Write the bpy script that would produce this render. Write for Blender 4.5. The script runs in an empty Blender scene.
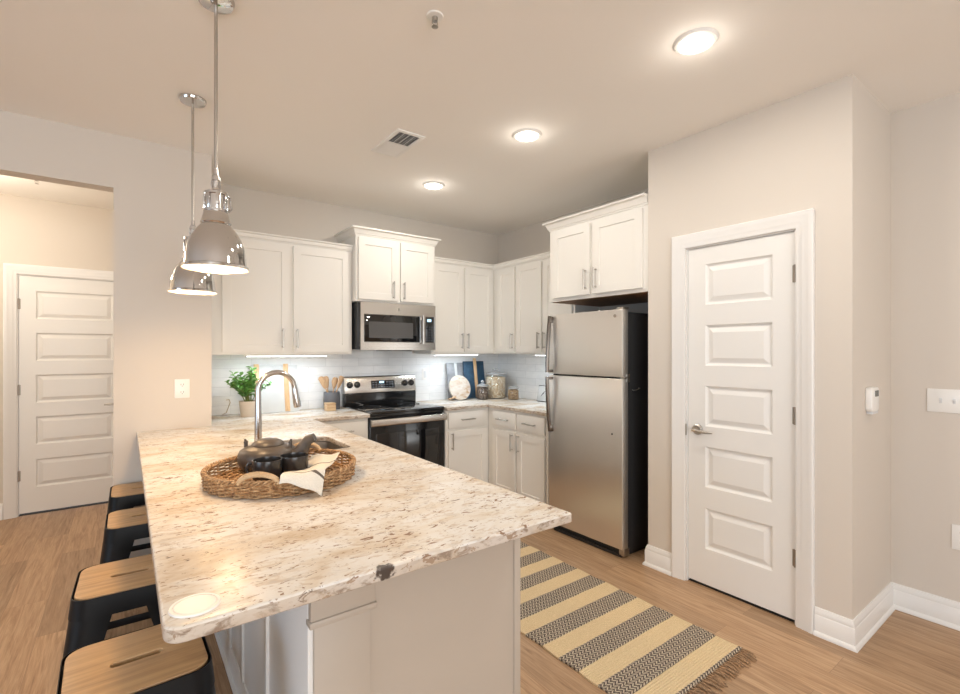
import bpy, bmesh, math, random
from mathutils import Vector, Matrix
random.seed(7)
S = bpy.context.scene
COL = S.collection
PI = math.pi

# ------------------------------------------------------------------ camera, world, light, exposure
cam = bpy.data.cameras.new('camera')
cam.sensor_width = 36.0
cam.lens = 476.7 / 960 * 36.0
cam.shift_y = 4.0 / 960
cam.clip_start = 0.05
camo = bpy.data.objects.new('camera', cam)
COL.objects.link(camo)
camo.location = (0, 0, 1.42)
camo.rotation_euler = (PI / 2, 0, -math.radians(36.62))
S.camera = camo

S.view_settings.view_transform = 'Standard'
S.view_settings.look = 'None'
S.view_settings.gamma = 1
S.view_settings.use_curve_mapping = False
S.view_settings.exposure = -0.20
S.cycles.max_bounces = 10
S.cycles.diffuse_bounces = 6
S.cycles.glossy_bounces = 5
S.cycles.transparent_max_bounces = 10
S.cycles.sample_clamp_indirect = 6
S.cycles.caustics_reflective = False
S.cycles.caustics_refractive = False

W = bpy.data.worlds.new('world')
S.world = W
W.use_nodes = True
bg = W.node_tree.nodes['Background']
bg.inputs[0].default_value = (0.80, 0.90, 1.0, 1)
bg.inputs[1].default_value = 1.3


def light(name, kind, loc, energy, color, rot=(0, 0, 0), size=None, size_y=None, shape=None, spread=None, radius=None):
    d = bpy.data.lights.new(name, kind)
    d.energy = energy
    d.color = color
    if kind == 'AREA':
        d.shape = shape or 'RECTANGLE'
        d.size = size
        if size_y and d.shape in ('RECTANGLE', 'ELLIPSE'):
            d.size_y = size_y
        if spread:
            d.spread = spread
    if radius is not None:
        d.shadow_soft_size = radius
    o = bpy.data.objects.new(name, d)
    o.location = loc
    o.rotation_euler = rot
    COL.objects.link(o)
    return o


DAY = (0.95, 0.98, 1.0)
SKYB = (0.55, 0.76, 1.0)
NEUT = (1.0, 0.93, 0.83)
WARM = (1.0, 0.64, 0.32)
COOL = (0.78, 0.90, 1.0)
HALLC = (1.0, 0.88, 0.72)
# daylight entering by the windows of the living room behind the camera and to its left
light('window_daylight_rear', 'AREA', (-0.6, -4.12, 1.35), 205, DAY, (PI / 2 + 0.56, 0, 0), 3.6, 2.0)
light('window_daylight_left', 'AREA', (-5.32, 0.4, 1.45), 80, SKYB, (PI / 2, 0, -PI / 2), 3.2, 2.0)
E_RECESSED = 8
E_PENDANT = 6.0
E_STRIP = 2.8
E_HALL = 33


# ------------------------------------------------------------------ mesh helpers
WM = {}


def lk(o):
    COL.objects.link(o)
    return o


def thing(name, label, cat, loc=(0, 0, 0), rz=0.0, group=None):
    o = bpy.data.objects.new(name, None)
    o.empty_display_size = 0.1
    o.location = loc
    o.rotation_euler = (0, 0, rz)
    o['label'] = label
    o['category'] = cat
    if group:
        o['group'] = group
    WM[o.name] = Matrix.Translation(loc) @ Matrix.Rotation(rz, 4, 'Z')
    return lk(o)


def tag(o, label, cat, group=None, kind=None):
    o['label'] = label
    o['category'] = cat
    if group:
        o['group'] = group
    if kind:
        o['kind'] = kind
    return o


def copy_tree(o, parent=None):
    c = o.copy()
    COL.objects.link(c)
    if parent:
        c.parent = parent
        c.matrix_parent_inverse = Matrix()
    for ch in list(o.children):
        copy_tree(ch, c)
    return c


class MB:
    def __init__(s):
        s.bm = bmesh.new()

    def xf(s, verts, M):
        if M is not None:
            bmesh.ops.transform(s.bm, matrix=M, verts=verts)

    def box(s, x0, x1, y0, y1, z0, z1, bev=0.0, M=None, seg=2):
        bm = s.bm
        x0, x1 = min(x0, x1), max(x0, x1)
        y0, y1 = min(y0, y1), max(y0, y1)
        z0, z1 = min(z0, z1), max(z0, z1)
        v = [bm.verts.new(p) for p in ((x0, y0, z0), (x1, y0, z0), (x1, y1, z0), (x0, y1, z0), (x0, y0, z1), (x1, y0, z1), (x1, y1, z1), (x0, y1, z1))]
        fs = [bm.faces.new([v[i] for i in q]) for q in ((0, 3, 2, 1), (4, 5, 6, 7), (0, 1, 5, 4), (1, 2, 6, 5), (2, 3, 7, 6), (3, 0, 4, 7))]
        if bev > 0:
            es = list({e for f in fs for e in f.edges})
            r = bmesh.ops.bevel(bm, geom=es, offset=bev, segments=seg, profile=0.5, affect='EDGES')
            v = list({x for f in r['faces'] for x in f.verts} | {x for x in v if x.is_valid})
        s.xf(v, M)
        return s

    def rings(s, rings, closed=True, cap0=True, cap1=True, M=None):
        bm = s.bm
        R = [[bm.verts.new(p) for p in r] for r in rings]
        n = len(R[0])
        for a, b in zip(R, R[1:]):
            for i in range(n if closed else n - 1):
                j = (i + 1) % n
                bm.faces.new((a[i], a[j], b[j], b[i]))
        if cap0 and n > 2:
            bm.faces.new(R[0][::-1])
        if cap1 and n > 2:
            bm.faces.new(R[-1])
        s.xf([v for r in R for v in r], M)
        return s

    def tube(s, pts, r, n=10, cap=True, M=None, flat=1.0, loop=False):
        pts = [Vector(p) for p in pts]
        rad = r if isinstance(r, (list, tuple)) else [r] * len(pts)
        rings = []
        prev = None
        m = len(pts)
        for i, p in enumerate(pts):
            if loop:
                t = (pts[(i + 1) % m] - pts[i - 1]).normalized()
            else:
                t = (pts[min(i + 1, m - 1)] - pts[max(i - 1, 0)]).normalized()
            if prev is None:
                a = Vector((0, 0, 1)) if abs(t.z) < 0.9 else Vector((1, 0, 0))
                u = t.cross(a).normalized()
            else:
                u = (prev - t * prev.dot(t)).normalized()
            prev = u
            w = t.cross(u)
            rings.append([p + (u * math.cos(2 * PI * k / n) + w * math.sin(2 * PI * k / n) * flat) * rad[i] for k in range(n)])
        if loop:
            rings.append(rings[0])
            s.rings(rings, cap0=False, cap1=False, M=M)
            bmesh.ops.remove_doubles(s.bm, verts=s.bm.verts[:], dist=1e-6)
        else:
            s.rings(rings, cap0=cap, cap1=cap, M=M)
        return s

    def cyl(s, p0, p1, r0, r1=None, n=16, M=None):
        return s.tube([p0, p1], [r0, r0 if r1 is None else r1], n, M=M)

    def lathe(s, prof, n=32, c=(0, 0, 0), M=None, cap0=False, cap1=False, sx=1.0, sy=1.0):
        rings = [[(c[0] + max(r, 1e-4) * sx * math.cos(2 * PI * k / n), c[1] + max(r, 1e-4) * sy * math.sin(2 * PI * k / n), c[2] + z) for k in range(n)] for r, z in prof]
        return s.rings(rings, cap0=cap0, cap1=cap1, M=M)

    def prism(s, poly, z0, z1, holes=(), bev=0.0, M=None):
        """polygon (ccw) with optional holes, extruded between z0 and z1"""
        bm = bmesh.new()
        loops = [poly] + list(holes)
        es = []
        for lp in loops:
            vs = [bm.verts.new((p[0], p[1], z1)) for p in lp]
            for i in range(len(vs)):
                es.append(bm.edges.new((vs[i], vs[(i + 1) % len(vs)])))
        r = bmesh.ops.triangle_fill(bm, edges=es, use_beauty=True, use_dissolve=False)
        fs = [g for g in r['geom'] if isinstance(g, bmesh.types.BMFace)]
        for f in fs:
            f.normal_update()
            if f.normal.z < 0:
                f.normal_flip()
        ex = bmesh.ops.extrude_face_region(bm, geom=fs)
        nv = [g for g in ex['geom'] if isinstance(g, bmesh.types.BMVert)]
        bmesh.ops.translate(bm, verts=nv, vec=(0, 0, z0 - z1))
        bmesh.ops.recalc_face_normals(bm, faces=bm.faces[:])
        if bev > 0:
            ee = [e for e in bm.edges if len(e.link_faces) == 2 and e.calc_face_angle(0) > 0.6 and abs(e.verts[0].co.z - e.verts[1].co.z) < 1e-6]
            bmesh.ops.bevel(bm, geom=ee, offset=bev, segments=3, profile=0.5, affect='EDGES')
        me = bpy.data.meshes.new('tmp')
        bm.to_mesh(me)
        bm.free()
        n0 = len(s.bm.verts)
        s.bm.from_mesh(me)
        bpy.data.meshes.remove(me)
        s.bm.verts.ensure_lookup_table()
        s.xf(s.bm.verts[n0:], M)
        return s

    def slab(s, w, h, t, panels, prof, bev=0.0, M=None):
        """door leaf: x 0..w, z 0..h, front at y=0 facing -y; panels (x0,x1,z0,z1); prof = [(inset, depth)...]"""
        bm = s.bm
        n0 = len(bm.verts)
        xs = sorted({0, w} | {p[0] for p in panels} | {p[1] for p in panels})
        zs = sorted({0, h} | {p[2] for p in panels} | {p[3] for p in panels})
        vg = {}

        def V(x, y, z):
            k = (round(x, 5), round(y, 5), round(z, 5))
            if k not in vg:
                vg[k] = bm.verts.new((x, y, z))
            return vg[k]
        for i in range(len(xs) - 1):
            for j in range(len(zs) - 1):
                a, b, c, d = xs[i], xs[i + 1], zs[j], zs[j + 1]
                if any(abs(p[0] - a) < 1e-6 and abs(p[1] - b) < 1e-6 and abs(p[2] - c) < 1e-6 and abs(p[3] - d) < 1e-6 for p in panels):
                    prev = (0, 0)
                    for ins, dep in list(prof):
                        o = [V(a + prev[0], prev[1], c + prev[0]), V(b - prev[0], prev[1], c + prev[0]), V(b - prev[0], prev[1], d - prev[0]), V(a + prev[0], prev[1], d - prev[0])]
                        q = [V(a + ins, dep, c + ins), V(b - ins, dep, c + ins), V(b - ins, dep, d - ins), V(a + ins, dep, d - ins)]
                        for k in range(4):
                            bm.faces.new((o[k], o[(k + 1) % 4], q[(k + 1) % 4], q[k]))
                        prev = (ins, dep)
                    bm.faces.new(q)
                else:
                    bm.faces.new((V(a, 0, c), V(b, 0, c), V(b, 0, d), V(a, 0, d)))
        bk = {}
        # sides and back
        def edge_pts(fix, vals, ax):
            return [(fix, v) if ax == 'z' else (v, fix) for v in vals]
        loop = [(x, 0) for x in xs] + [(w, z) for z in zs[1:]] + [(x, h) for x in xs[::-1][1:]] + [(0, z) for z in zs[::-1][1:-1]]
        fr = [V(x, 0, z) for x, z in loop]
        bkv = [bm.verts.new((x, t, z)) for x, z in loop]
        m = len(loop)
        for k in range(m):
            bm.faces.new((fr[(k + 1) % m], fr[k], bkv[k], bkv[(k + 1) % m]))
        bm.faces.new(bkv[::-1])
        bm.verts.ensure_lookup_table()
        s.xf(bm.verts[n0:], M)
        return s

    def build(s, name, mat, parent=None, space='world', smooth=35, recalc=True):
        bm = s.bm
        if recalc:
            bmesh.ops.recalc_face_normals(bm, faces=bm.faces[:])
        if parent is not None and space == 'world':
            bm.transform(WM[parent.name].inverted())
        me = bpy.data.meshes.new(name)
        bm.to_mesh(me)
        bm.free()
        if smooth:
            me.shade_smooth()
            me.set_sharp_from_angle(angle=math.radians(smooth))
        o = bpy.data.objects.new(name, me)
        if mat is not None:
            me.materials.append(mat)
        lk(o)
        if parent is not None:
            o.parent = parent
            WM[o.name] = WM[parent.name]
        else:
            WM[o.name] = Matrix()
        return o


def struct(o):
    o['kind'] = 'structure'
    return o


def rrect(x0, x1, y0, y1, r, n=6):
    pts = []
    for cx, cy, a0 in ((x1 - r, y0 + r, -PI / 2), (x1 - r, y1 - r, 0), (x0 + r, y1 - r, PI / 2), (x0 + r, y0 + r, PI)):
        for k in range(n + 1):
            a = a0 + PI / 2 * k / n
            pts.append((cx + r * math.cos(a), cy + r * math.sin(a)))
    return pts


def face_y(x, y, z):
    """local frame whose front (-y) looks towards the camera along world -Y"""
    return Matrix.Translation((x, y, z))


def face_x(x, y, z):
    """local frame whose front looks along world -X; local x runs along world -Y"""
    return Matrix.Translation((x, y, z)) @ Matrix.Rotation(-PI / 2, 4, 'Z')


def face_px(x, y, z):
    """front looks along world +X; local x runs along world +Y"""
    return Matrix.Translation((x, y, z)) @ Matrix.Rotation(PI / 2, 4, 'Z')


# ------------------------------------------------------------------ materials
def mat(name, col=(0.8, 0.8, 0.8), rough=0.5, metal=0.0, emit=None, es=0.0, bump=0.0, bscale=200.0, vary=0.0, vscale=6.0, coat=0.0, spec=0.5, aniso=0.0):
    m = bpy.data.materials.new(name)
    m.use_nodes = True
    nt = m.node_tree
    b = nt.nodes['Principled BSDF']
    b.inputs['Base Color'].default_value = (*col, 1)
    b.inputs['Roughness'].default_value = rough
    b.inputs['Metallic'].default_value = metal
    b.inputs['Specular IOR Level'].default_value = spec
    b.inputs['Coat Weight'].default_value = coat
    if emit:
        b.inputs['Emission Color'].default_value = (*emit, 1)
        b.inputs['Emission Strength'].default_value = es
    tc = None
    if bump or vary:
        tc = nt.nodes.new('ShaderNodeTexCoord')
    if vary:
        n = nt.nodes.new('ShaderNodeTexNoise')
        n.inputs['Scale'].default_value = vscale
        n.inputs['Detail'].default_value = 4
        nt.links.new(tc.outputs['Object'], n.inputs['Vector'])
        r = nt.nodes.new('ShaderNodeValToRGB')
        r.color_ramp.elements[0].position = 0.3
        r.color_ramp.elements[1].position = 0.7
        r.color_ramp.elements[0].color = (*[c * (1 - vary) for c in col], 1)
        r.color_ramp.elements[1].color = (*[min(1, c * (1 + vary)) for c in col], 1)
        nt.links.new(n.outputs['Fac'], r.inputs['Fac'])
        nt.links.new(r.outputs['Color'], b.inputs['Base Color'])
    if bump:
        n = nt.nodes.new('ShaderNodeTexNoise')
        n.inputs['Scale'].default_value = bscale
        n.inputs['Detail'].default_value = 2
        nt.links.new(tc.outputs['Object'], n.inputs['Vector'])
        bp = nt.nodes.new('ShaderNodeBump')
        bp.inputs['Strength'].default_value = bump
        bp.inputs['Distance'].default_value = 0.002
        nt.links.new(n.outputs['Fac'], bp.inputs['Height'])
        nt.links.new(bp.outputs['Normal'], b.inputs['Normal'])
    return m


class NT:
    """small node-graph helper"""
    def __init__(s, m):
        s.t = m.node_tree
        s.b = s.t.nodes['Principled BSDF']

    def n(s, typ, **kw):
        x = s.t.nodes.new(typ)
        for k, v in kw.items():
            setattr(x, k, v)
        return x

    def l(s, a, b):
        s.t.links.new(a, b)

    def pos(s):
        return s.n('ShaderNodeNewGeometry').outputs['Position']

    def math(s, op, a, b=None, c=None):
        x = s.n('ShaderNodeMath', operation=op)
        for i, v in enumerate((a, b, c)):
            if v is None:
                continue
            if isinstance(v, (int, float)):
                x.inputs[i].default_value = v
            else:
                s.l(v, x.inputs[i])
        return x.outputs[0]

    def sep(s, v):
        x = s.n('ShaderNodeSeparateXYZ')
        s.l(v, x.inputs[0])
        return x.outputs

    def comb(s, a, b, c=0.0):
        x = s.n('ShaderNodeCombineXYZ')
        for i, v in enumerate((a, b, c)):
            if isinstance(v, (int, float)):
                x.inputs[i].default_value = v
            else:
                s.l(v, x.inputs[i])
        return x.outputs[0]

    def mapping(s, v, scale=(1, 1, 1), rot=(0, 0, 0), loc=(0, 0, 0)):
        x = s.n('ShaderNodeMapping')
        x.inputs['Scale'].default_value = scale
        x.inputs['Rotation'].default_value = rot
        x.inputs['Location'].default_value = loc
        s.l(v, x.inputs['Vector'])
        return x.outputs[0]

    def noise(s, v, scale, detail=4, rough=0.5, dist=0.0):
        x = s.n('ShaderNodeTexNoise')
        x.inputs['Scale'].default_value = scale
        x.inputs['Detail'].default_value = detail
        x.inputs['Roughness'].default_value = rough
        x.inputs['Distortion'].default_value = dist
        s.l(v, x.inputs['Vector'])
        return x.outputs['Fac']

    def ramp(s, f, stops):
        x = s.n('ShaderNodeValToRGB')
        cr = x.color_ramp
        while len(cr.elements) < len(stops):
            cr.elements.new(0.5)
        for e, (p, c) in zip(cr.elements, stops):
            e.position = p
            e.color = (*c, 1) if len(c) == 3 else c
        s.l(f, x.inputs['Fac'])
        return x.outputs['Color']

    def mix(s, f, a, b, mode='MIX'):
        x = s.n('ShaderNodeMix', data_type='RGBA', blend_type=mode)
        if isinstance(f, (int, float)):
            x.inputs['Factor'].default_value = f
        else:
            s.l(f, x.inputs['Factor'])
        for k, v in (('A', a), ('B', b)):
            i = [q for q in x.inputs if q.identifier == k + '_Color'][0]
            if isinstance(v, tuple):
                i.default_value = (*v, 1)
            else:
                s.l(v, i)
        return [q for q in x.outputs if q.identifier == 'Result_Color'][0]

    def bump(s, h, strength=0.3, dist=0.002):
        x = s.n('ShaderNodeBump')
        x.inputs['Strength'].default_value = strength
        x.inputs['Distance'].default_value = dist
        s.l(h, x.inputs['Height'])
        s.l(x.outputs['Normal'], s.b.inputs['Normal'])


M_WALL = mat('wall_paint', (0.665, 0.610, 0.545), 0.75, bump=0.12, bscale=260)
M_CEIL = mat('ceiling_paint', (0.91, 0.885, 0.845), 0.85, bump=0.1, bscale=180)
M_TRIM = mat('trim_paint', (0.81, 0.80, 0.78), 0.35, bump=0.02, bscale=60)
M_DOOR = mat('door_paint', (0.80, 0.79, 0.765), 0.38, bump=0.03, bscale=120)
M_CAB = mat('cabinet_paint', (0.80, 0.775, 0.725), 0.38, bump=0.02, bscale=90)
M_RAW = mat('raw_cabinet_wood', (0.30, 0.17, 0.09), 0.6, vary=0.25, vscale=20)
M_STEEL = None
M_NICKEL = mat('brushed_nickel', (0.50, 0.47, 0.43), 0.32, 1.0, bump=0.03, bscale=500)
M_CHROME = mat('polished_chrome', (0.62, 0.61, 0.60), 0.05, 1.0, bump=0.005, bscale=10)
M_TAP = mat('satin_faucet_metal', (0.56, 0.53, 0.50), 0.14, 1.0, bump=0.01, bscale=60)
M_BLACK = mat('black_gloss_enamel', (0.012, 0.012, 0.013), 0.12, bump=0.01, bscale=20)
M_GLASSB = mat('black_glass', (0.006, 0.006, 0.007), 0.05, bump=0.0, coat=0.5)
M_DARK = mat('dark_textured_steel', (0.022, 0.023, 0.025), 0.42, bump=0.25, bscale=700)
M_RUBBER = mat('black_plastic', (0.02, 0.02, 0.02), 0.5, bump=0.1, bscale=300)
M_WHITEP = mat('white_plastic', (0.86, 0.85, 0.82), 0.3, bump=0.01, bscale=40)
M_INNER = mat('white_enamel_lining', (0.9, 0.88, 0.84), 0.4, bump=0.01, bscale=40)
M_BULB = mat('lit_bulb', (1, 1, 1), 0.4, emit=(1.0, 0.86, 0.66), es=14)
M_LENS = mat('lit_lens', (1, 1, 1), 0.4, emit=(1.0, 0.97, 0.92), es=14)
M_STRIPL = mat('lit_strip', (1, 1, 1), 0.4, emit=(0.9, 0.96, 1.0), es=6)
M_CLAY = mat('dark_teapot_clay', (0.082, 0.066, 0.054), 0.36, bump=0.2, bscale=150, vary=0.25, vscale=30)
M_MUG = mat('dark_glazed_mug', (0.03, 0.028, 0.028), 0.2, bump=0.08, bscale=90, vary=0.3, vscale=25)
M_BRASS = mat('hinge_metal', (0.36, 0.31, 0.26), 0.38, 1.0, bump=0.02, bscale=100)
M_WHITEB = mat('white_board', (0.60, 0.61, 0.61), 0.3, vary=0.05, vscale=5)
M_POT = mat('beige_planter', (0.62, 0.54, 0.45), 0.6, bump=0.15, bscale=160)
M_SOIL = mat('potting_soil', (0.04, 0.028, 0.02), 0.95, bump=0.6, bscale=140)
M_STEM = mat('plant_stem', (0.16, 0.20, 0.06), 0.6, bump=0.1, bscale=80)
M_CROCK = mat('slate_crock', (0.105, 0.108, 0.12), 0.5, bump=0.2, bscale=120)
M_CORD = mat('tan_cord', (0.45, 0.36, 0.24), 0.7, bump=0.1, bscale=300)
M_SCREEN = mat('display_screen', (0.02, 0.02, 0.025), 0.15, emit=(0.55, 0.75, 1.0), es=0.0)
M_DIGIT = mat('display_digits', (0.3, 0.5, 0.7), 0.3, emit=(0.55, 0.82, 1.0), es=1.6)
M_KEY = mat('pale_keypad_print', (0.30, 0.34, 0.40), 0.4, bump=0.01)
M_LCD = mat('thermostat_lcd', (0.10, 0.11, 0.10), 0.25, bump=0.01)
M_SHADOW = mat('painted_gap_shade', (0.03, 0.026, 0.022), 0.8, bump=0.05)  # painted shade for the gaps below the doors
M_VENTB = mat('painted_vent_shade', (0.05, 0.043, 0.038), 0.9, bump=0.05)  # dark colour standing for the unlit inside of the vent
M_INK = mat('dark_ink', (0.04, 0.04, 0.045), 0.6, bump=0.02)
M_GREYPL = mat('grey_outlet_face', (0.70, 0.71, 0.72), 0.4, bump=0.01)
M_SKIRT = mat('end_panel_paint', (0.50, 0.435, 0.365), 0.5, bump=0.05, bscale=150)


def brushed(name, col, rough, axis='Z'):
    m = mat(name, col, rough, 1.0)
    g = NT(m)
    p = g.n('ShaderNodeTexCoord').outputs['Object']
    f = g.noise(g.mapping(p, (0.6, 0.6, 900)), 1, 1)
    r = g.math('MULTIPLY_ADD', f, 0.02, rough - 0.01)
    g.l(r, g.b.inputs['Roughness'])
    g.b.inputs['Anisotropic'].default_value = 0.5
    tn = g.n('ShaderNodeTangent', direction_type='RADIAL', axis='Z')
    g.l(tn.outputs[0], g.b.inputs['Tangent'])
    return m


M_STEEL = brushed('brushed_stainless', (0.60, 0.56, 0.515), 0.27)
M_BASIN = mat('sink_steel', (0.36, 0.31, 0.26), 0.42, 1.0, bump=0.02, bscale=80)
M_FRIDGE = brushed('fridge_stainless', (0.88, 0.865, 0.84), 0.34)
M_STEELD = brushed('darker_stainless', (0.16, 0.135, 0.115), 0.24)


def granite():
    m = mat('granite', (0.75, 0.68, 0.58), 0.26, spec=0.25)
    g = NT(m)
    p = g.pos()
    big = g.noise(g.mapping(p, (1.4, 2.6, 2.6), (0, 0, 0.5)), 2.2, 6, 0.6, 0.6)
    base = g.ramp(big, [(0.28, (0.54, 0.41, 0.28)), (0.40, (0.66, 0.56, 0.445)), (0.48, (0.735, 0.68, 0.60)), (0.58, (0.79, 0.775, 0.745))])
    mid = g.noise(g.mapping(p, (8, 17, 18), (0, 0, 0.15)), 2.4, 6, 0.62, 0.8)
    base = g.mix(g.ramp(mid, [(0.36, (0.6, 0.6, 0.6)), (0.47, (0, 0, 0))]), base, (0.52, 0.39, 0.27))
    gr = g.noise(g.mapping(p, (4, 9, 9), (0, 0, 0.7)), 3.1, 5, 0.6, 1.2)
    base = g.mix(g.ramp(gr, [(0.58, (0, 0, 0)), (0.68, (0.55, 0.55, 0.55))]), base, (0.55, 0.52, 0.49))
    clus = g.noise(g.mapping(p, (3, 4, 9), (0, 0, 0.2)), 1.7, 3, 0.5)
    sp = g.noise(g.mapping(p, (20, 44, 40), (0, 0, 0.12)), 1.35, 4, 0.62, 0.9)
    th = g.math('MULTIPLY_ADD', clus, 0.36, 0.195)
    base = g.mix(g.ramp(g.math('SUBTRACT', th, sp), [(0.0, (0, 0, 0)), (0.025, (0.95, 0.95, 0.95))]), base, (0.25, 0.145, 0.085))
    sp2 = g.noise(g.mapping(p, (34, 80, 70), (0.3, 0, -0.3), (3, 1, 2)), 1.3, 3, 0.6)
    base = g.mix(g.ramp(g.math('SUBTRACT', 0.36, sp2), [(0.0, (0, 0, 0)), (0.02, (0.9, 0.9, 0.9))]), base, (0.30, 0.20, 0.13))
    sp3 = g.noise(g.mapping(p, (14, 40, 30), (0.1, 0, 0.55), (7, 2, 1)), 1.2, 4, 0.65, 1.0)
    base = g.mix(g.ramp(g.math('SUBTRACT', 0.335, sp3), [(0.0, (0, 0, 0)), (0.02, (0.95, 0.95, 0.95))]), base, (0.10, 0.065, 0.05))
    # bands of dark mineral along the edges, painted deeper to offset the light there
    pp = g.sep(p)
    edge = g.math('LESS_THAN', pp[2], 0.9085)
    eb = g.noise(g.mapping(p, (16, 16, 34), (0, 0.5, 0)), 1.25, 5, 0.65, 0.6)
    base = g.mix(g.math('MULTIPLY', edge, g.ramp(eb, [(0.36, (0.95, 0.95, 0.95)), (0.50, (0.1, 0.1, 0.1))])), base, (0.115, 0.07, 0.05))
    base = g.mix(g.math('MULTIPLY', edge, 0.45), base, (0.50, 0.39, 0.29))  # painted shade: edge colour browned down against the strong light on it
    vd = g.n('ShaderNodeVectorMath', operation='DISTANCE')
    vd.inputs[1].default_value = (0.488, 1.03, 0.903)
    g.l(p, vd.inputs[0])
    bl = g.math('ADD', vd.outputs['Value'], g.math('MULTIPLY', g.math('SUBTRACT', g.noise(p, 70, 3), 0.5), 0.05))
    base = g.mix(g.ramp(bl, [(0.018, (0.95, 0.95, 0.95)), (0.024, (0, 0, 0))]), base, (0.055, 0.038, 0.03))
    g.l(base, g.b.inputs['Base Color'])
    return m


M_GRAN = granite()


def floor_mat():
    m = mat('oak_planks', (0.5, 0.33, 0.2), 0.42)
    g = NT(m)
    p = g.sep(g.pos())
    v = g.comb(p[1], p[0], 0)
    br = g.n('ShaderNodeTexBrick')
    br.offset = 0.37
    br.inputs['Scale'].default_value = 1.0
    br.inputs['Mortar Size'].default_value = 0.0009
    br.inputs['Mortar Smooth'].default_value = 0.3
    br.inputs['Bias'].default_value = 0.0
    br.inputs['Brick Width'].default_value = 1.22
    br.inputs['Row Height'].default_value = 0.178
    br.inputs['Color1'].default_value = (0, 0, 0, 1)
    br.inputs['Color2'].default_value = (1, 1, 1, 1)
    br.inputs['Mortar'].default_value = (0.5, 0.5, 0.5, 1)
    g.l(v, br.inputs['Vector'])
    tone = br.outputs['Color']
    # per-plank shift of the grain
    sh = g.n('ShaderNodeSeparateColor')
    g.l(tone, sh.inputs[0])
    row = g.math('FLOOR', g.math('DIVIDE', p[0], 0.178))
    gv = g.comb(g.math('MULTIPLY_ADD', sh.outputs[0], 7.0, p[0]), g.math('MULTIPLY_ADD', row, 3.7, p[1]), 0)
    grain = g.noise(g.mapping(gv, (26, 1.5, 1)), 1.6, 6, 0.62, 1.3)
    fine = g.noise(g.mapping(gv, (150, 5, 1)), 1.5, 4, 0.6, 0.2)
    col = g.ramp(grain, [(0.25, (0.26, 0.150, 0.080)), (0.42, (0.43, 0.268, 0.150)), (0.58, (0.53, 0.350, 0.208)), (0.8, (0.62, 0.44, 0.28))])
    col = g.mix(0.35, col, g.ramp(fine, [(0.3, (0.45, 0.42, 0.40)), (0.65, (1, 1, 1))]), 'MULTIPLY')
    col = g.mix(1.0, col, g.ramp(sh.outputs[0], [(0.0, (0.84, 0.83, 0.82)), (1.0, (1.12, 1.1, 1.08))]), 'MULTIPLY')
    col = g.mix(g.math('MULTIPLY', br.outputs['Fac'], 0.6), col, (0.16, 0.095, 0.055))
    g.l(col, g.b.inputs['Base Color'])
    g.bump(g.math('SUBTRACT', fine, br.outputs['Fac']), 0.10, 0.0015)
    return m


M_FLOOR = floor_mat()


def tile_mat():
    m = mat('glazed_white_tile', (0.80, 0.81, 0.81), 0.14, coat=0.3)
    g = NT(m)
    p = g.sep(g.pos())
    v = g.comb(g.math('SUBTRACT', p[0], p[1]), p[2], 0)
    br = g.n('ShaderNodeTexBrick')
    br.offset = 0.5
    br.inputs['Scale'].default_value = 1.0
    br.inputs['Mortar Size'].default_value = 0.0013
    br.inputs['Mortar Smooth'].default_value = 0.4
    br.inputs['Brick Width'].default_value = 0.305
    br.inputs['Row Height'].default_value = 0.0735
    br.inputs['Color1'].default_value = (0.90, 0.905, 0.905, 1)
    br.inputs['Color2'].default_value = (0.82, 0.83, 0.835, 1)
    br.inputs['Mortar'].default_value = (0.64, 0.645, 0.65, 1)
    g.l(g.mapping(v, loc=(0.06, -0.0345 + 0.003, 0)), br.inputs['Vector'])
    wv = g.noise(g.mapping(v, (7, 16, 1)), 1.6, 3, 0.5)
    col = g.mix(g.ramp(wv, [(0.35, (0.35, 0.35, 0.35)), (0.6, (0, 0, 0))]), br.outputs['Color'], (0.74, 0.76, 0.775))
    g.l(col, g.b.inputs['Base Color'])
    g.bump(g.math('SUBTRACT', g.math('MULTIPLY', wv, 1.2), br.outputs['Fac']), 0.5, 0.004)
    return m


M_TILE = tile_mat()


def wood(name, c0, c1, axis=0, scale=1.0, rough=0.45):
    m = mat(name, c1, rough)
    g = NT(m)
    p = g.n('ShaderNodeTexCoord').outputs['Object']
    sc = [22 * scale] * 3
    sc[axis] = 1.6 * scale
    f = g.noise(g.mapping(p, tuple(sc)), 1.7, 5, 0.6, 0.8)
    c = g.ramp(f, [(0.3, c0), (0.7, c1)])
    g.l(c, g.b.inputs['Base Color'])
    g.bump(f, 0.05, 0.001)
    return m


M_SEAT = wood('stool_seat_wood', (0.40, 0.24, 0.115), (0.62, 0.40, 0.20), 0, 1.3, 0.42)
M_BEECH = wood('pale_beech', (0.55, 0.34, 0.17), (0.72, 0.49, 0.28), 2, 1.5)
M_SPOON = wood('utensil_wood', (0.42, 0.25, 0.13), (0.62, 0.42, 0.25), 2, 2)
M_OLIVE = wood('carved_box_wood', (0.46, 0.30, 0.16), (0.68, 0.50, 0.31), 0, 2)


def marble_round():
    m = mat('marble_and_wood_board', (0.8, 0.76, 0.7), 0.35)
    g = NT(m)
    p = g.n('ShaderNodeTexCoord').outputs['Object']
    f = g.noise(g.mapping(p, (5, 5, 16), (0, 0.6, 0)), 1.5, 5, 0.6, 1.4)
    c = g.ramp(f, [(0.33, (0.45, 0.29, 0.17)), (0.46, (0.58, 0.50, 0.42)), (0.7, (0.66, 0.64, 0.61))])
    g.l(c, g.b.inputs['Base Color'])
    return m


M_ROUND = marble_round()


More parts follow.
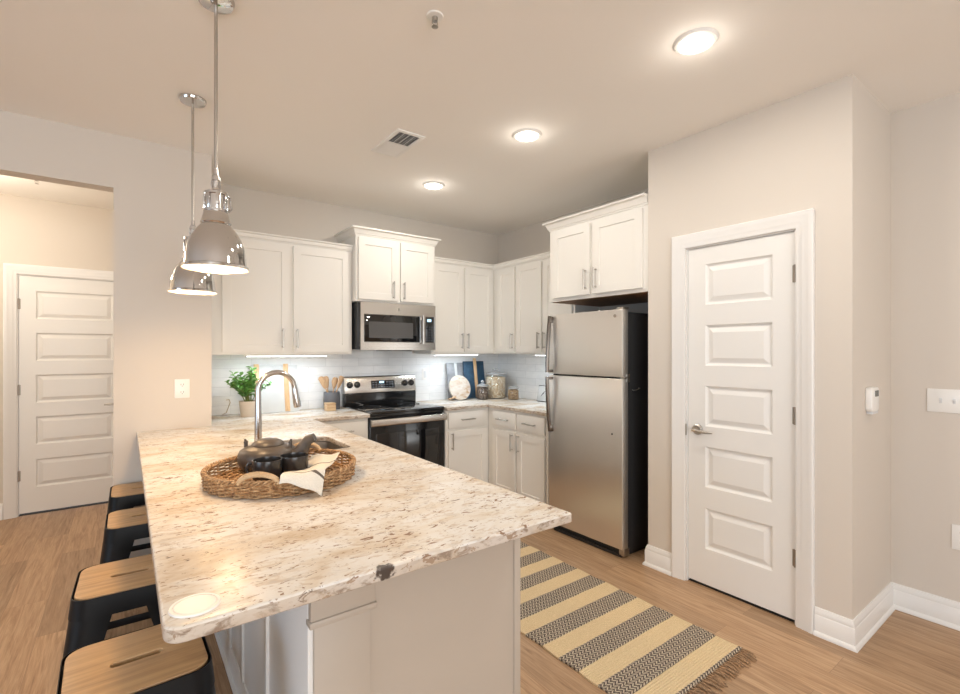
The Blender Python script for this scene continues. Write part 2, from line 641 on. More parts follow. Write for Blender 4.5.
def slate_blue():
    m = mat('blue_slate', (0.02, 0.06, 0.13), 0.4)
    g = NT(m)
    p = g.n('ShaderNodeTexCoord').outputs['Object']
    f = g.noise(p, 14, 6, 0.65, 0.6)
    c = g.ramp(f, [(0.3, (0.013, 0.034, 0.062)), (0.6, (0.026, 0.075, 0.135)), (0.8, (0.09, 0.16, 0.22))])
    g.l(c, g.b.inputs['Base Color'])
    return m


M_BLUE = slate_blue()
M_GREYM = mat('grey_marble', (0.27, 0.275, 0.29), 0.3, vary=0.25, vscale=16)


def wicker_mat():
    m = mat('wicker', (0.4, 0.26, 0.13), 0.6)
    g = NT(m)
    p = g.n('ShaderNodeTexCoord').outputs['Object']
    f = g.noise(p, 70, 3, 0.6)
    c = g.ramp(f, [(0.3, (0.15, 0.07, 0.03)), (0.5, (0.40, 0.235, 0.11)), (0.72, (0.66, 0.47, 0.28))])
    g.l(c, g.b.inputs['Base Color'])
    g.bump(f, 0.3, 0.002)
    return m


M_WICK = wicker_mat()
M_WICKL = wood('pale_wicker_handle', (0.50, 0.34, 0.19), (0.70, 0.53, 0.34), 0, 4)


def leaf_mat():
    m = mat('leaf_green', (0.10, 0.28, 0.05), 0.32)
    g = NT(m)
    p = g.n('ShaderNodeTexCoord').outputs['Object']
    f = g.noise(p, 26, 3)
    c = g.ramp(f, [(0.3, (0.06, 0.20, 0.04)), (0.55, (0.16, 0.38, 0.08)), (0.75, (0.32, 0.55, 0.17))])
    g.l(c, g.b.inputs['Base Color'])
    return m


M_LEAF = leaf_mat()


def cereal(name, stops, scale):
    m = mat(name, (0.6, 0.5, 0.3), 0.7)
    g = NT(m)
    p = g.n('ShaderNodeTexCoord').outputs['Object']
    v = g.n('ShaderNodeTexVoronoi')
    v.inputs['Scale'].default_value = scale
    g.l(p, v.inputs['Vector'])
    s = g.n('ShaderNodeSeparateColor')
    g.l(v.outputs['Color'], s.inputs[0])
    c = g.ramp(s.outputs[0], stops)
    c = g.mix(1.0, c, g.ramp(v.outputs['Distance'], [(0.25, (1, 1, 1)), (0.8, (0.62, 0.55, 0.48))]), 'MULTIPLY')
    g.l(c, g.b.inputs['Base Color'])
    g.bump(g.math('SUBTRACT', 1.0, v.outputs['Distance']), 0.8, 0.006)
    return m


M_OATS = cereal('cereal_rings', [(0.0, (0.66, 0.46, 0.25)), (0.5, (0.88, 0.76, 0.56)), (1.0, (0.96, 0.92, 0.82))], 75)
M_BEANS = cereal('dark_beans', [(0.0, (0.05, 0.035, 0.025)), (0.6, (0.13, 0.085, 0.06)), (1.0, (0.50, 0.42, 0.36))], 95)
M_GRAN2 = cereal('mixed_granola', [(0.0, (0.14, 0.06, 0.03)), (0.35, (0.45, 0.28, 0.14)), (1.0, (0.70, 0.54, 0.36))], 110)


def glass_mat():
    m = bpy.data.materials.new('clear_glass')
    m.use_nodes = True
    nt = m.node_tree
    for n in list(nt.nodes):
        if n.type != 'OUTPUT_MATERIAL':
            nt.nodes.remove(n)
    out = [n for n in nt.nodes if n.type == 'OUTPUT_MATERIAL'][0]
    tr = nt.nodes.new('ShaderNodeBsdfTransparent')
    tr.inputs[0].default_value = (0.985, 0.99, 0.99, 1)
    gl = nt.nodes.new('ShaderNodeBsdfGlossy')
    gl.inputs['Roughness'].default_value = 0.04
    lw = nt.nodes.new('ShaderNodeLayerWeight')
    lw.inputs['Blend'].default_value = 0.5
    pw = nt.nodes.new('ShaderNodeMath')
    pw.operation = 'POWER'
    pw.inputs[1].default_value = 4.0
    nt.links.new(lw.outputs['Facing'], pw.inputs[0])
    fr = nt.nodes.new('ShaderNodeMath')
    fr.operation = 'MULTIPLY_ADD'
    fr.inputs[1].default_value = 0.45
    fr.inputs[2].default_value = 0.035
    nt.links.new(pw.outputs[0], fr.inputs[0])
    nz = nt.nodes.new('ShaderNodeTexNoise')
    nz.inputs['Scale'].default_value = 30
    bp = nt.nodes.new('ShaderNodeBump')
    bp.inputs['Strength'].default_value = 0.05
    nt.links.new(nz.outputs['Fac'], bp.inputs['Height'])
    nt.links.new(bp.outputs['Normal'], gl.inputs['Normal'])
    mx = nt.nodes.new('ShaderNodeMixShader')
    nt.links.new(fr.outputs[0], mx.inputs[0])
    nt.links.new(tr.outputs[0], mx.inputs[1])
    nt.links.new(gl.outputs[0], mx.inputs[2])
    nt.links.new(mx.outputs[0], out.inputs[0])
    return m


M_GLASS = glass_mat()
M_LID = mat('greyish_glass', (0.62, 0.64, 0.65), 0.06, bump=0.02, bscale=40)
M_LID.node_tree.nodes['Principled BSDF'].inputs['Alpha'].default_value = 0.42

RUG = (1.600, 2.352, 1.073, 2.86)


def rug_mat():
    m = mat('woven_jute_stripes', (0.6, 0.45, 0.2), 0.9)
    g = NT(m)
    p = g.sep(g.pos())
    wob = g.noise(g.pos(), 9, 2)
    y = g.math('ADD', p[1], g.math('MULTIPLY', wob, 0.008))
    ph = g.math('FRACT', g.math('DIVIDE', g.math('SUBTRACT', y, 1.204), 0.2265))
    grey = g.math('LESS_THAN', ph, 0.53)
    # twisted two-colour yarn rows running across the rug
    row = g.math('DIVIDE', p[1], 0.0125)
    fr = g.math('FRACT', row)
    alt = g.math('MULTIPLY', g.math('FRACT', g.math('MULTIPLY', g.math('FLOOR', row), 0.5)), 2.0)
    sl = g.math('MULTIPLY', g.math('SUBTRACT', g.math('MULTIPLY', alt, 2.0), 1.0), 0.9)
    ux = g.math('DIVIDE', p[0], 0.021)
    tw = g.math('FRACT', g.math('ADD', g.math('MULTIPLY', fr, sl), g.math('ADD', ux, g.math('MULTIPLY', g.noise(g.pos(), 40, 2), 0.5))))
    dk = g.math('LESS_THAN', tw, 0.52)
    gap = g.math('LESS_THAN', fr, 0.16)
    dark = g.math('MAXIMUM', dk, gap)
    nz = g.noise(g.pos(), 260, 2)
    greycol = g.mix(dark, (0.62, 0.53, 0.41), (0.095, 0.070, 0.055))
    yel = g.ramp(nz, [(0.3, (0.62, 0.46, 0.26)), (0.7, (0.86, 0.69, 0.43))])
    col = g.mix(grey, yel, greycol)
    g.l(col, g.b.inputs['Base Color'])
    h = g.math('ADD', g.math('SINE', g.math('MULTIPLY', fr, PI)), g.math('MULTIPLY', nz, 0.6))
    g.bump(h, 0.6, 0.004)
    return m


M_RUG = rug_mat()
M_FRINGE = mat('rug_fringe_yarn', (0.33, 0.205, 0.115), 0.9, vary=0.4, vscale=80)


def napkin_mat():
    m = mat('striped_linen', (0.78, 0.74, 0.66), 0.85)
    g = NT(m)
    p = g.n('ShaderNodeTexCoord').outputs['Object']
    nz = g.noise(p, 420, 2)
    g.l(g.ramp(nz, [(0.3, (0.66, 0.62, 0.54)), (0.7, (0.80, 0.77, 0.70))]), g.b.inputs['Base Color'])
    g.bump(nz, 0.2, 0.001)
    return m


M_NAP = napkin_mat()

# ------------------------------------------------------------------ structure
ZC = 2.743
XR = 3.42          # right wall
YB = 4.25          # back wall
XP = 2.785         # face of the pantry closet
YP0, YP1 = 0.766, 1.875
YL = 3.67          # face of the left wall
XL = 0.466
X0, Y0 = -5.2, -4.0
YH = 5.63          # hall end wall

struct(MB().box(X0 - 0.2, XR + 0.1, Y0 - 0.2, YH + 0.1, -0.08, 0).build('floor', M_FLOOR, smooth=0))
struct(MB().box(X0 - 0.2, XR + 0.1, Y0 - 0.2, YH + 0.1, ZC, ZC + 0.08).build('ceiling', M_CEIL, smooth=0))
struct(MB().box(XL, XR + 0.1, YB, YB + 0.1, 0, ZC).build('wall_back', M_WALL, smooth=0))
struct(MB().box(XR, XR + 0.1, Y0, YB, 0, ZC).build('wall_right', M_WALL, smooth=0))
m = MB()
m.box(-0.060, XL, YL, YL + 0.115, 0, ZC)
m.box(-1.75, -0.060, YL, YL + 0.115, 2.418, ZC)
m.box(X0, -1.75, YL, YL + 0.115, 0, ZC)
m.box(XL - 0.11, XL, YL + 0.115, YB + 0.1, 0, ZC)
struct(m.build('wall_left', M_WALL, smooth=0))
HD0, HD1 = -0.742, 0.020    # hall door
m = MB()
m.box(-2.0, HD0 - 0.003, YH, YH + 0.1, 0, ZC)
m.box(HD1 + 0.003, XL - 0.11, YH, YH + 0.1, 0, ZC)
m.box(HD0 - 0.003, HD1 + 0.003, YH, YH + 0.1, 2.078, ZC)
struct(m.build('wall_hall', M_WALL, smooth=0))
struct(MB().box(XL - 0.11, XL - 0.01, YB + 0.1, YH + 0.1, 0, ZC).build('wall_hall_side', M_WALL, smooth=0))
struct(MB().box(-2.1, -2.0, YL + 0.115, YH + 0.1, 0, ZC).build('wall_hall_far', M_WALL, smooth=0))
PD0, PD1 = 1.007, 1.607   # pantry door
m = MB()
m.box(XP, XP + 0.1, YP0, PD0 - 0.003, 0, ZC)
m.box(XP, XP + 0.1, PD1 + 0.003, YP1, 0, ZC)
m.box(XP, XP + 0.1, PD0 - 0.003, PD1 + 0.003, 2.052, ZC)
m.box(XP + 0.1, XR, YP0, YP0 + 0.1, 0, ZC)
m.box(XP + 0.1, XR, YP1 - 0.1, YP1, 0, ZC)
struct(m.build('wall_pantry', M_WALL, smooth=0))
# living room walls behind the camera, with their windows
m = MB()
m.box(X0, -2.5, Y0 - 0.1, Y0, 0, ZC).box(1.3, XR, Y0 - 0.1, Y0, 0, ZC)
m.box(-2.5, 1.3, Y0 - 0.1, Y0, 0, 0.42).box(-2.5, 1.3, Y0 - 0.1, Y0, 2.46, ZC)
struct(m.build('wall_rear', M_WALL, smooth=0))
m = MB()
m.box(X0 - 0.1, X0, Y0, -1.25, 0, ZC).box(X0 - 0.1, X0, 2.05, YL + 0.115, 0, ZC)
m.box(X0 - 0.1, X0, -1.25, 2.05, 0, 0.42).box(X0 - 0.1, X0, -1.25, 2.05, 2.46, ZC)
struct(m.build('wall_far_left', M_WALL, smooth=0))
m = MB()
for x0, x1 in ((-2.5, -2.44), (-1.26, -1.20), (0.0, 0.06), (1.24, 1.3)):
    m.box(x0, x1, Y0 - 0.08, Y0 - 0.02, 0.42, 2.46)
for z0, z1 in ((0.42, 0.48), (1.42, 1.46), (2.40, 2.46)):
    m.box(-2.5, 1.3, Y0 - 0.075, Y0 - 0.025, z0, z1)
struct(m.build('window_1', M_TRIM, smooth=0))
m = MB()
for y0, y1 in ((-1.25, -1.19), (0.37, 0.43), (1.99, 2.05)):
    m.box(X0 - 0.08, X0 - 0.02, y0, y1, 0.42, 2.46)
for z0, z1 in ((0.42, 0.48), (1.42, 1.46), (2.40, 2.46)):
    m.box(X0 - 0.075, X0 - 0.025, -1.25, 2.05, z0, z1)
struct(m.build('window_2', M_TRIM, smooth=0))


# baseboards: profile swept along a wall line
def baseboard(name, runs):
    prof = [(0, 0), (0.026, 0), (0.026, 0.008), (0.020, 0.019), (0.0155, 0.022), (0.0155, 0.098), (0.012, 0.103), (0.013, 0.110), (0.008, 0.124), (0.005, 0.134), (0, 0.136)]
    m = MB()
    for pts in runs:           # pts: [(x,y)...], the board stands to the right of the walking direction
        n = len(pts)
        rings = []
        for i, p in enumerate(pts):
            p = Vector(p)
            ds = []
            if i > 0:
                ds.append((p - Vector(pts[i - 1])).normalized())
            if i < n - 1:
                ds.append((Vector(pts[i + 1]) - p).normalized())
            ns = [Vector((d.y, -d.x)) for d in ds]
            nn = sum(ns, Vector((0, 0)))
            nn = nn / nn.length
            k = 1 / max(0.3, nn.dot(ns[0]))
            rings.append([(p.x + nn.x * d * k, p.y + nn.y * d * k, z) for d, z in prof])
        m.rings(rings)
    return struct(m.build(name, M_TRIM, smooth=40))


CW = 0.088
baseboard('baseboard_pantry', [[(XP + 0.05, YP1), (XP, YP1), (XP, PD1 + CW)]])
baseboard('baseboard_right', [[(XP, PD0 - CW), (XP, YP0), (XR, YP0), (XR, Y0)]])
baseboard('baseboard_left', [[(XL - 0.1, YL), (-0.060, YL), (-0.060, YL + 0.115)][::-1], [(-1.75, YL), (X0, YL)][::-1]])
baseboard('baseboard_hall', [[(HD0 - 0.09, YH), (-2.0, YH)][::-1], [(XL - 0.11, YH), (HD1 + 0.09, YH)][::-1]])


# door casings
def casing(name, M, w, h, cw=0.086):
    """around an opening x 0..w, z 0..h; front faces -y"""
    m = MB()
    prof = [(0.004, 0.0), (0.004, -0.010), (0.012, -0.014), (0.030, -0.014), (0.036, -0.018), (0.060, -0.019), (0.068, -0.023), (cw - 0.004, -0.024), (cw, -0.020), (cw, 0.0)]
    path = [(0, 0), (0, h), (w, h), (w, 0)]
    offs = [(-1, 0), (-1, 1), (1, 1), (1, 0)]
    rings = [[(px + ox * d, y, pz + oz * d) for d, y in prof] for (px, pz), (ox, oz) in zip(path, offs)]
    m.rings(rings, M=M)
    # jamb lining inside the opening
    m.box(-0.0025, 0.004, 0.0015, 0.1, 0, h, M=M).box(w - 0.004, w + 0.0025, 0.0015, 0.1, 0, h, M=M).box(0.004, w - 0.004, 0.0015, 0.1, h - 0.004, h + 0.0015, M=M)
    return struct(m.build(name, M_TRIM, smooth=40))


RAISED = [(0.006, 0.008), (0.013, 0.0125), (0.019, 0.0125), (0.046, 0.002)]


def house_door(name, M, w, h, hinge_right, lever_side, lev_z, frame_M):
    pans = [(0.108, w - 0.108, z, z + 0.243) for z in (0.215, 0.585, 0.950, 1.315, 1.680)]
    d = MB().slab(w, h, 0.040, pans, RAISED, M=M)
    o = struct(d.build(name, M_DOOR, smooth=0))
    hx = w if hinge_right else 0
    for k, z in enumerate((0.325, 1.065, 1.805)):
        q = MB()
        q.cyl((hx + (0.0015 if hinge_right else -0.0015), -0.006, z - 0.046), (hx + (0.0015 if hinge_right else -0.0015), -0.006, z + 0.046), 0.0065, n=12, M=M)
        q.box(hx - 0.012 if hinge_right else hx, hx if hinge_right else hx + 0.012, -0.0015, 0.001, z - 0.044, z + 0.044, M=M)
        hg = q.build('hinge', M_BRASS, o)
        hg['label'] = 'bronze coloured hinge'
    lx = 0.062 if lever_side == 'left' else w - 0.062
    sg = 1 if lever_side == 'left' else -1
    q = MB()
    q.lathe([(0, -0.014), (0.024, -0.014), (0.031, -0.009), (0.032, 0.0)], 24, M=M @ Matrix.Translation((lx, 0, lev_z)) @ Matrix.Rotation(-PI / 2, 4, 'X'), cap1=True)
    q.cyl((lx, 0, lev_z), (lx, -0.050, lev_z), 0.010, n=14, M=M)
    q.tube([(lx - sg * 0.008, -0.052, lev_z), (lx + sg * 0.03, -0.055, lev_z - 0.002), (lx + sg * 0.075, -0.052, lev_z - 0.006), (lx + sg * 0.112, -0.046, lev_z - 0.004)], [0.010, 0.0095, 0.008, 0.006], 12, M=M)
    lv = q.build('door_handle', M_NICKEL, o)
    lv['label'] = 'polished lever handle'
    return o


MP = face_x(XP + 0.012, PD1 - 0.006, 0.018)
d1 = house_door('door_1', MP, PD1 - PD0 - 0.012, 2.026, True, 'left', 0.925, None)
tag(d1, 'white five panel pantry door beside the refrigerator', 'door')
casing('trim_1', face_x(XP, PD1, 0), PD1 - PD0, 2.050)
lp = MB().box(0.0, -0.006, 0.02, -0.001, 0.90, 0.97, M=face_x(XP - 0.001, PD1 - 0.001, 0)).build('latch_plate', M_BRASS, d1)
struct(MB().box(XP + 0.02, XP + 0.1, PD0, PD1, 0.0, 0.004).build('door_gap_shade_1', M_SHADOW, smooth=0))  # dark strip painting in the shade under the pantry door
MH = face_y(HD0 + 0.006, YH + 0.012, 0.020)
d2 = house_door('door_2', MH, HD1 - HD0 - 0.012, 2.050, False, 'right', 0.91, None)
tag(d2, 'white five panel door at the end of the hall', 'door')
casing('trim_3', face_y(HD0, YH, 0), HD1 - HD0, 2.076)
struct(MB().box(HD0, HD1, YH + 0.02, YH + 0.1, 0.0, 0.004).build('door_gap_shade_2', M_SHADOW, smooth=0))  # shade below the hall door, painted as a dark strip

# backsplash
m = MB()
m.box(XL, XR, YB - 0.010, YB, 0.914, 1.395)
m.box(1.586, 2.306, YB - 0.010, YB, 0.60, 0.914).box(1.586, 2.306, YB - 0.010, YB, 1.395, 1.45)
m.box(XR - 0.010, XR, 2.80, YB - 0.010, 0.914, 1.395)
struct(m.build('wall_backsplash', M_TILE, smooth=0))

# ------------------------------------------------------------------ cabinets
SHAKER = [(0.0015, 0.0), (0.003, 0.008)]


def pull(M, x, z, L=0.128, vertical=True, parent=None):
    q = MB()
    h = L / 2
    if vertical:
        q.tube([(x, -0.030, z - h - 0.012), (x, -0.030, z + h + 0.012)], 0.0058, 10, M=M)
        for s in (-h, h):
            q.cyl((x, 0, z + s), (x, -0.030, z + s), 0.0050, n=8, M=M)
    else:
        q.tube([(x - h - 0.012, -0.030, z), (x + h + 0.012, -0.030, z)], 0.0058, 10, M=M)
        for s in (-h, h):
            q.cyl((x + s, 0, z), (x + s, -0.030, z), 0.0050, n=8, M=M)
    o = q.build('handle', M_NICKEL, parent)
    o['label'] = 'brushed nickel bar pull'
    return o


def cabinet(name, label, M, w, depth, z0, z1, fronts, crown=0.0, crown_sides=(False, False), toe=False, crown_h=0.055, group=None, raw=False, fillers=()):
    """M: frame at the front left bottom corner (z=0); fronts: (kind, x0, x1, z0, z1, handle) handle = (x, z) or None"""
    loc = M @ Vector((w / 2, depth / 2, z0))
    t = thing(name, label, 'cabinet', loc, 0, group)
    b = MB()
    b.box(0, w, 0, depth, z0 + (0.10 if toe else 0), z1, 0.0012, M=M, seg=1)
    if toe:
        b.box(0, w, 0.07, depth, z0, z0 + 0.10, M=M)
    b.build('body', M_CAB, t)
    if raw:
        MB().box(0.015, w - 0.015, 0.015, depth - 0.01, z0 - 0.003, z0 + 0.002, M=M).build('bottom_panel', M_RAW, t)['label'] = 'raw brown underside of the cabinet'
    for kind, a, c, e, f, hd in fronts:
        dm = M @ Matrix.Translation((a, -0.020, e))
        W_, H_ = c - a, f - e
        if kind == 'door':
            fr = 0.057
            d = MB().slab(W_, H_, 0.0195, [(fr, W_ - fr, fr, H_ - fr)], SHAKER, M=dm).build('door', M_CAB, t, smooth=0)
            if hd:
                pull(M @ Matrix.Translation((0, -0.020, 0)), hd[0], hd[1], parent=d)
        else:
            d = MB().box(0, W_, 0, 0.0195, 0, H_, 0.004, M=dm).build('drawer', M_CAB, t)
            if hd:
                pull(M @ Matrix.Translation((0, -0.020, 0)), hd[0], hd[1], vertical=False, parent=d)
    if crown:
        ch = crown_h
        prof = [(0.0, 0.0), (0.006, 0.0), (0.008, ch * 0.16), (0.014, ch * 0.2), (0.018, ch * 0.42), (crown * 0.62, ch * 0.70), (crown * 0.9, ch * 0.8), (crown, ch * 0.82), (crown, ch), (0.0, ch)]
        ls, rs = crown_sides
        path = []
        if ls:
            path.append((0, depth, (-1, 0)))
        path.append((0, 0, (-1 if ls else 0, -1)))
        path.append((w, 0, (1 if rs else 0, -1)))
        if rs:
            path.append((w, depth, (1, 0)))
        rings = [[(x + o[0] * p, y + o[1] * p - (0.0), z1 - 0.004 + z) for p, z in prof] for x, y, o in path]
        q = MB().rings(rings, M=M)
        q.box(0.001, w - 0.001, 0.001, depth, z1 - 0.004, z1 + ch - 0.006, M=M)
        q.build('crown_molding', M_CAB, t, smooth=30)
    return t


DT = 0.0
# wall cabinets, back wall
U0, U1 = 1.392, 2.272
cabinet('wall_cabinet', 'widest white two door wall cabinet, above the plant and faucet', face_y(0.470, 3.93, 0), 1.083, 0.318, U0, U1,
        [('door', 0.095, 0.567, U0 + 0.020, U1 - 0.020, (0.512, 1.519)), ('door', 0.597, 1.053, U0 + 0.020, U1 - 0.020, (0.622, 1.519))], 0.030, (False, False), crown_h=0.052)
cabinet('wall_cabinet', 'short white two door cabinet directly above the microwave', face_y(1.556, 3.85, 0), 0.774, 0.398, 1.842, 2.405,
        [('door', 0.020, 0.384, 1.862, 2.385, (0.336, 1.955)), ('door', 0.412, 0.750, 1.862, 2.385, (0.440, 1.955))], 0.045, (True, True), crown_h=0.066)
cabinet('wall_cabinet', 'white two door wall cabinet right of the microwave on the back wall', face_y(2.333, 3.93, 0), 0.767, 0.318, U0, U1,
        [('door', 0.020, 0.367, U0 + 0.020, U1 - 0.020, (0.343, 1.519)), ('door', 0.390, 0.738, U0 + 0.020, U1 - 0.020, (0.414, 1.519))], 0.030, (False, False), crown_h=0.052)
# wall cabinets, right wall
cabinet('wall_cabinet', 'narrow single door white wall cabinet in the room corner', face_x(3.10, 3.93, 0), 0.365, 0.318, U0, U1,
        [('door', 0.085, 0.352, U0 + 0.020, U1 - 0.020, (0.328, 1.519))], 0.030, (False, False), crown_h=0.052)
cabinet('wall_cabinet', 'white two door wall cabinet between the corner cabinet and the refrigerator', face_x(3.10, 3.564, 0), 0.764, 0.318, U0, U1,
        [('door', 0.014, 0.364, U0 + 0.020, U1 - 0.020, (0.340, 1.519)), ('door', 0.390, 0.740, U0 + 0.020, U1 - 0.020, (0.414, 1.519))], 0.030, (False, False), crown_h=0.052)
cabinet('wall_cabinet', 'white two door cabinet above the refrigerator', face_x(2.795, 2.797, 0), 0.917, 0.622, 1.818, 2.402,
        [('door', 0.045, 0.430, 1.845, 2.378, (0.398, 1.957)), ('door', 0.462, 0.880, 1.845, 2.378, (0.493, 1.957))], 0.045, (True, False), crown_h=0.068, raw=True)

# base cabinets
cabinet('base_cabinet', 'white one drawer base cabinet just right of the range', face_y(2.316, 3.640, 0), 0.487, 0.605, 0, 0.882,
        [('drawer', 0.024, 0.457, 0.715, 0.860, (0.228, 0.790)), ('door', 0.024, 0.457, 0.120, 0.690, (0.056, 0.600))], toe=True)
cabinet('base_cabinet', 'white two drawer two door base cabinet beside the refrigerator', face_x(2.805, 3.640, 0), 0.815, 0.610, 0, 0.882,
        [('drawer', 0.090, 0.412, 0.715, 0.860, (0.25, 0.790)), ('drawer', 0.440, 0.787, 0.715, 0.860, (0.613, 0.790)),
         ('door', 0.090, 0.412, 0.120, 0.690, (0.382, 0.600)), ('door', 0.440, 0.787, 0.120, 0.690, (0.470, 0.600))], toe=True)
cabinet('base_cabinet', 'white drawer base cabinet between the peninsula and the range', face_y(1.092, 3.640, 0), 0.482, 0.605, 0, 0.882,
        [('drawer', 0.060, 0.465, 0.715, 0.860, (0.27, 0.790)), ('door', 0.060, 0.465, 0.120, 0.690, (0.10, 0.600))], toe=True)

# peninsula base
PB0, PB1, PY0 = 0.390, 1.068, 1.237
t = thing('peninsula_base', 'beige panelled peninsula base with a corner post under the granite', 'cabinet', (0.72, 2.4, 0))
m = MB()
SK = (0.60, 0.965, 2.42, 2.84)
m.box(PB0, PB1, PY0, 2.40, 0, 0.882)
m.box(PB0, PB1, 2.40, 2.86, 0, 0.64)
m.box(PB0, 0.585, 2.40, 2.86, 0.64, 0.882).box(0.98, PB1, 2.40, 2.86, 0.64, 0.882)
m.box(PB0, PB1, 2.86, YL - 0.012, 0, 0.882)
m.box(XL + 0.01, PB1, YL - 0.012, YB - 0.012, 0, 0.882)
m.build('body', M_SKIRT, t, smooth=0)
# seating side: framed wall panels and a base
m = MB()
fx = PB0 - 0.018
for a, b in ((PY0, 1.672), (1.690, 2.072), (2.090, 2.345), (2.363, 2.80), (2.818, 3.24), (3.258, YL - 0.012)):
    m.box(fx, PB0, a, b, 0.125, 0.881, 0.004)
    if b < 3.5:
        m.box(fx - 0.010, PB0, b - 0.030, b, 0.125, 0.881, 0.003)
m.box(fx - 0.004, PB0, PY0, YL - 0.012, 0.0, 0.125, 0.004)
m.box(fx - 0.016, PB0, PY0, YL - 0.012, 0.0, 0.018, 0.004)
m.build('back_paneling', M_TRIM, t, smooth=30)['label'] = 'white framed panelling on the seating side'
m = MB()
m.box(0.385, 0.538, PY0 - 0.012, PY0 + 0.01, 0.0, 0.72, 0.002)
m.box(0.374, 0.548, PY0 - 0.020, PY0 + 0.01, 0.735, 0.882, 0.002)
m.box(0.370, 0.552, PY0 - 0.026, PY0 + 0.01, 0.718, 0.736, 0.004)
m.build('corner_post', M_SKIRT, t, smooth=30)
MB().box(1.060, 1.087, PY0 - 0.008, PY0 + 0.02, 0.0, 0.882, 0.002).build('edge_strip', M_SKIRT, t, smooth=30)
for k, (a, c) in enumerate(((0.02, 0.58), (0.60, 1.14), (1.16, 1.42), (1.44, 1.70), (1.72, 2.32))):
    fm = face_px(PB1 + 0.020, PY0 + 0.02 + a, 0)
    W_ = c - a
    d = MB().slab(W_, 0.57, 0.0195, [(0.057, W_ - 0.057, 0.057, 0.513)], SHAKER, M=fm @ Matrix.Translation((0, 0, 0.12))).build('door', M_CAB, t, smooth=0)
    pull(fm, 0.04 if k % 2 else W_ - 0.04, 0.60, parent=d)
    d = MB().box(0, W_, 0, 0.0195, 0.715, 0.860, 0.004, M=fm).build('drawer', M_CAB, t)
    pull(fm, W_ / 2, 0.79, vertical=False, parent=d)

# ------------------------------------------------------------------ countertops and sink
CX0, CX1, CY0 = 0.055, 1.121, 1.028
r = 0.035
poly = [(CX1, CY0), (CX1, 3.612), (1.580, 3.612), (1.580, YB - 0.011), (XL + 0.001, YB - 0.011), (XL + 0.001, YL - 0.002), (CX0, YL - 0.002)]
for k in range(7):
    a = PI + PI / 2 * k / 6
    poly.append((CX0 + r + r * math.cos(a), CY0 + r + r * math.sin(a)))
hole = rrect(*SK, 0.05)[::-1]
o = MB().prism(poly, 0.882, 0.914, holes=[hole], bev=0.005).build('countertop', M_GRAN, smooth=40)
tag(o, 'cream speckled granite top of the peninsula where the wicker tray stands', 'countertop')
poly = [(2.314, 3.612), (2.778, 3.612), (2.778, 2.826), (XR - 0.011, 2.826), (XR - 0.011, YB - 0.011), (2.314, YB - 0.011)]
o = MB().prism(poly, 0.882, 0.914, bev=0.004).build('countertop', M_GRAN, smooth=40)
tag(o, 'granite corner top between range and refrigerator, carrying the glass jars', 'countertop')

t = thing('kitchen_sink', 'stainless undermount sink set in the peninsula top behind the tray', 'sink', (0.78, 2.63, 0.70))
rings = []
x0, x1, y0, y1 = SK
for g_, z, rr in ((-0.012, 0.8815, 0.06), (0.004, 0.8815, 0.05), (0.006, 0.860, 0.05), (0.014, 0.70, 0.045), (0.045, 0.68, 0.04), (0.13, 0.676, 0.02)):
    rings.append([(x, y, z) for x, y in rrect(x0 + g_, x1 - g_, y0 + g_, y1 - g_, rr)])
MB().rings(rings, cap0=False, cap1=True).build('basin', M_BASIN, t)
MB().lathe([(0.0, 0.004), (0.03, 0.003), (0.045, 0.006), (0.047, 0.0)], 24, (0.78, 2.63, 0.677)).build('drain', M_STEELD, t)

# faucet
FX, FY = 0.545, 2.64
t = thing('kitchen_faucet', 'chrome gooseneck pull-down faucet rising behind the teapot', 'faucet', (FX, FY, 0.914))
MB().lathe([(0.0, 0.012), (0.026, 0.012), (0.030, 0.006), (0.031, 0.0)], 28, (FX, FY, 0.914)).build('base_plate', M_TAP, t)
zc_ = 1.218
R_ = 0.090
pts = [(FX, FY, 0.92), (FX, FY, 1.0), (FX, FY, 1.1), (FX, FY, 1.17)]
for k in range(0, 19):
    a = PI - (PI * 1.0) * k / 18
    pts.append((FX + R_ + R_ * math.cos(a), FY, zc_ + R_ * math.sin(a)))
MB().tube(pts, [0.0195, 0.0180, 0.0155, 0.0142] + [0.0135] * 19, 18).build('gooseneck_spout', M_TAP, t)
e_ = pts[-1]
MB().tube([(e_[0], FY, e_[2] + 0.004), (e_[0] + 0.004, FY, e_[2] - 0.025), (e_[0] + 0.012, FY, e_[2] - 0.075), (e_[0] + 0.016, FY, e_[2] - 0.098)], [0.0140, 0.0165, 0.0195, 0.0185], 16).build('spray_head', M_TAP, t)
MB().tube([(FX + 0.012, FY - 0.012, 0.955), (FX + 0.03, FY - 0.04, 0.96), (FX + 0.045, FY - 0.075, 0.968)], [0.012, 0.008, 0.006], 10).build('lever', M_TAP, t)

# ------------------------------------------------------------------ refrigerator
FRX = 2.700
FY0, FY1 = 2.018, 2.722
t = thing('refrigerator', 'stainless top freezer refrigerator with dark sides', 'refrigerator', (3.05, 2.37, 0))
MB().box(FRX + 0.072, 3.395, FY0 + 0.012, FY1 - 0.012, 0.022, 1.690, 0.006).build('body', M_DARK, t)
m = MB()
m.box(FRX + 0.030, 3.30, FY0 + 0.03, FY1 - 0.03, 0.0, 0.022)
m.box(FRX + 0.045, FRX + 0.075, FY0 + 0.02, FY1 - 0.02, 0.012, 0.075)
m.build('toe_grille', M_RUBBER, t)


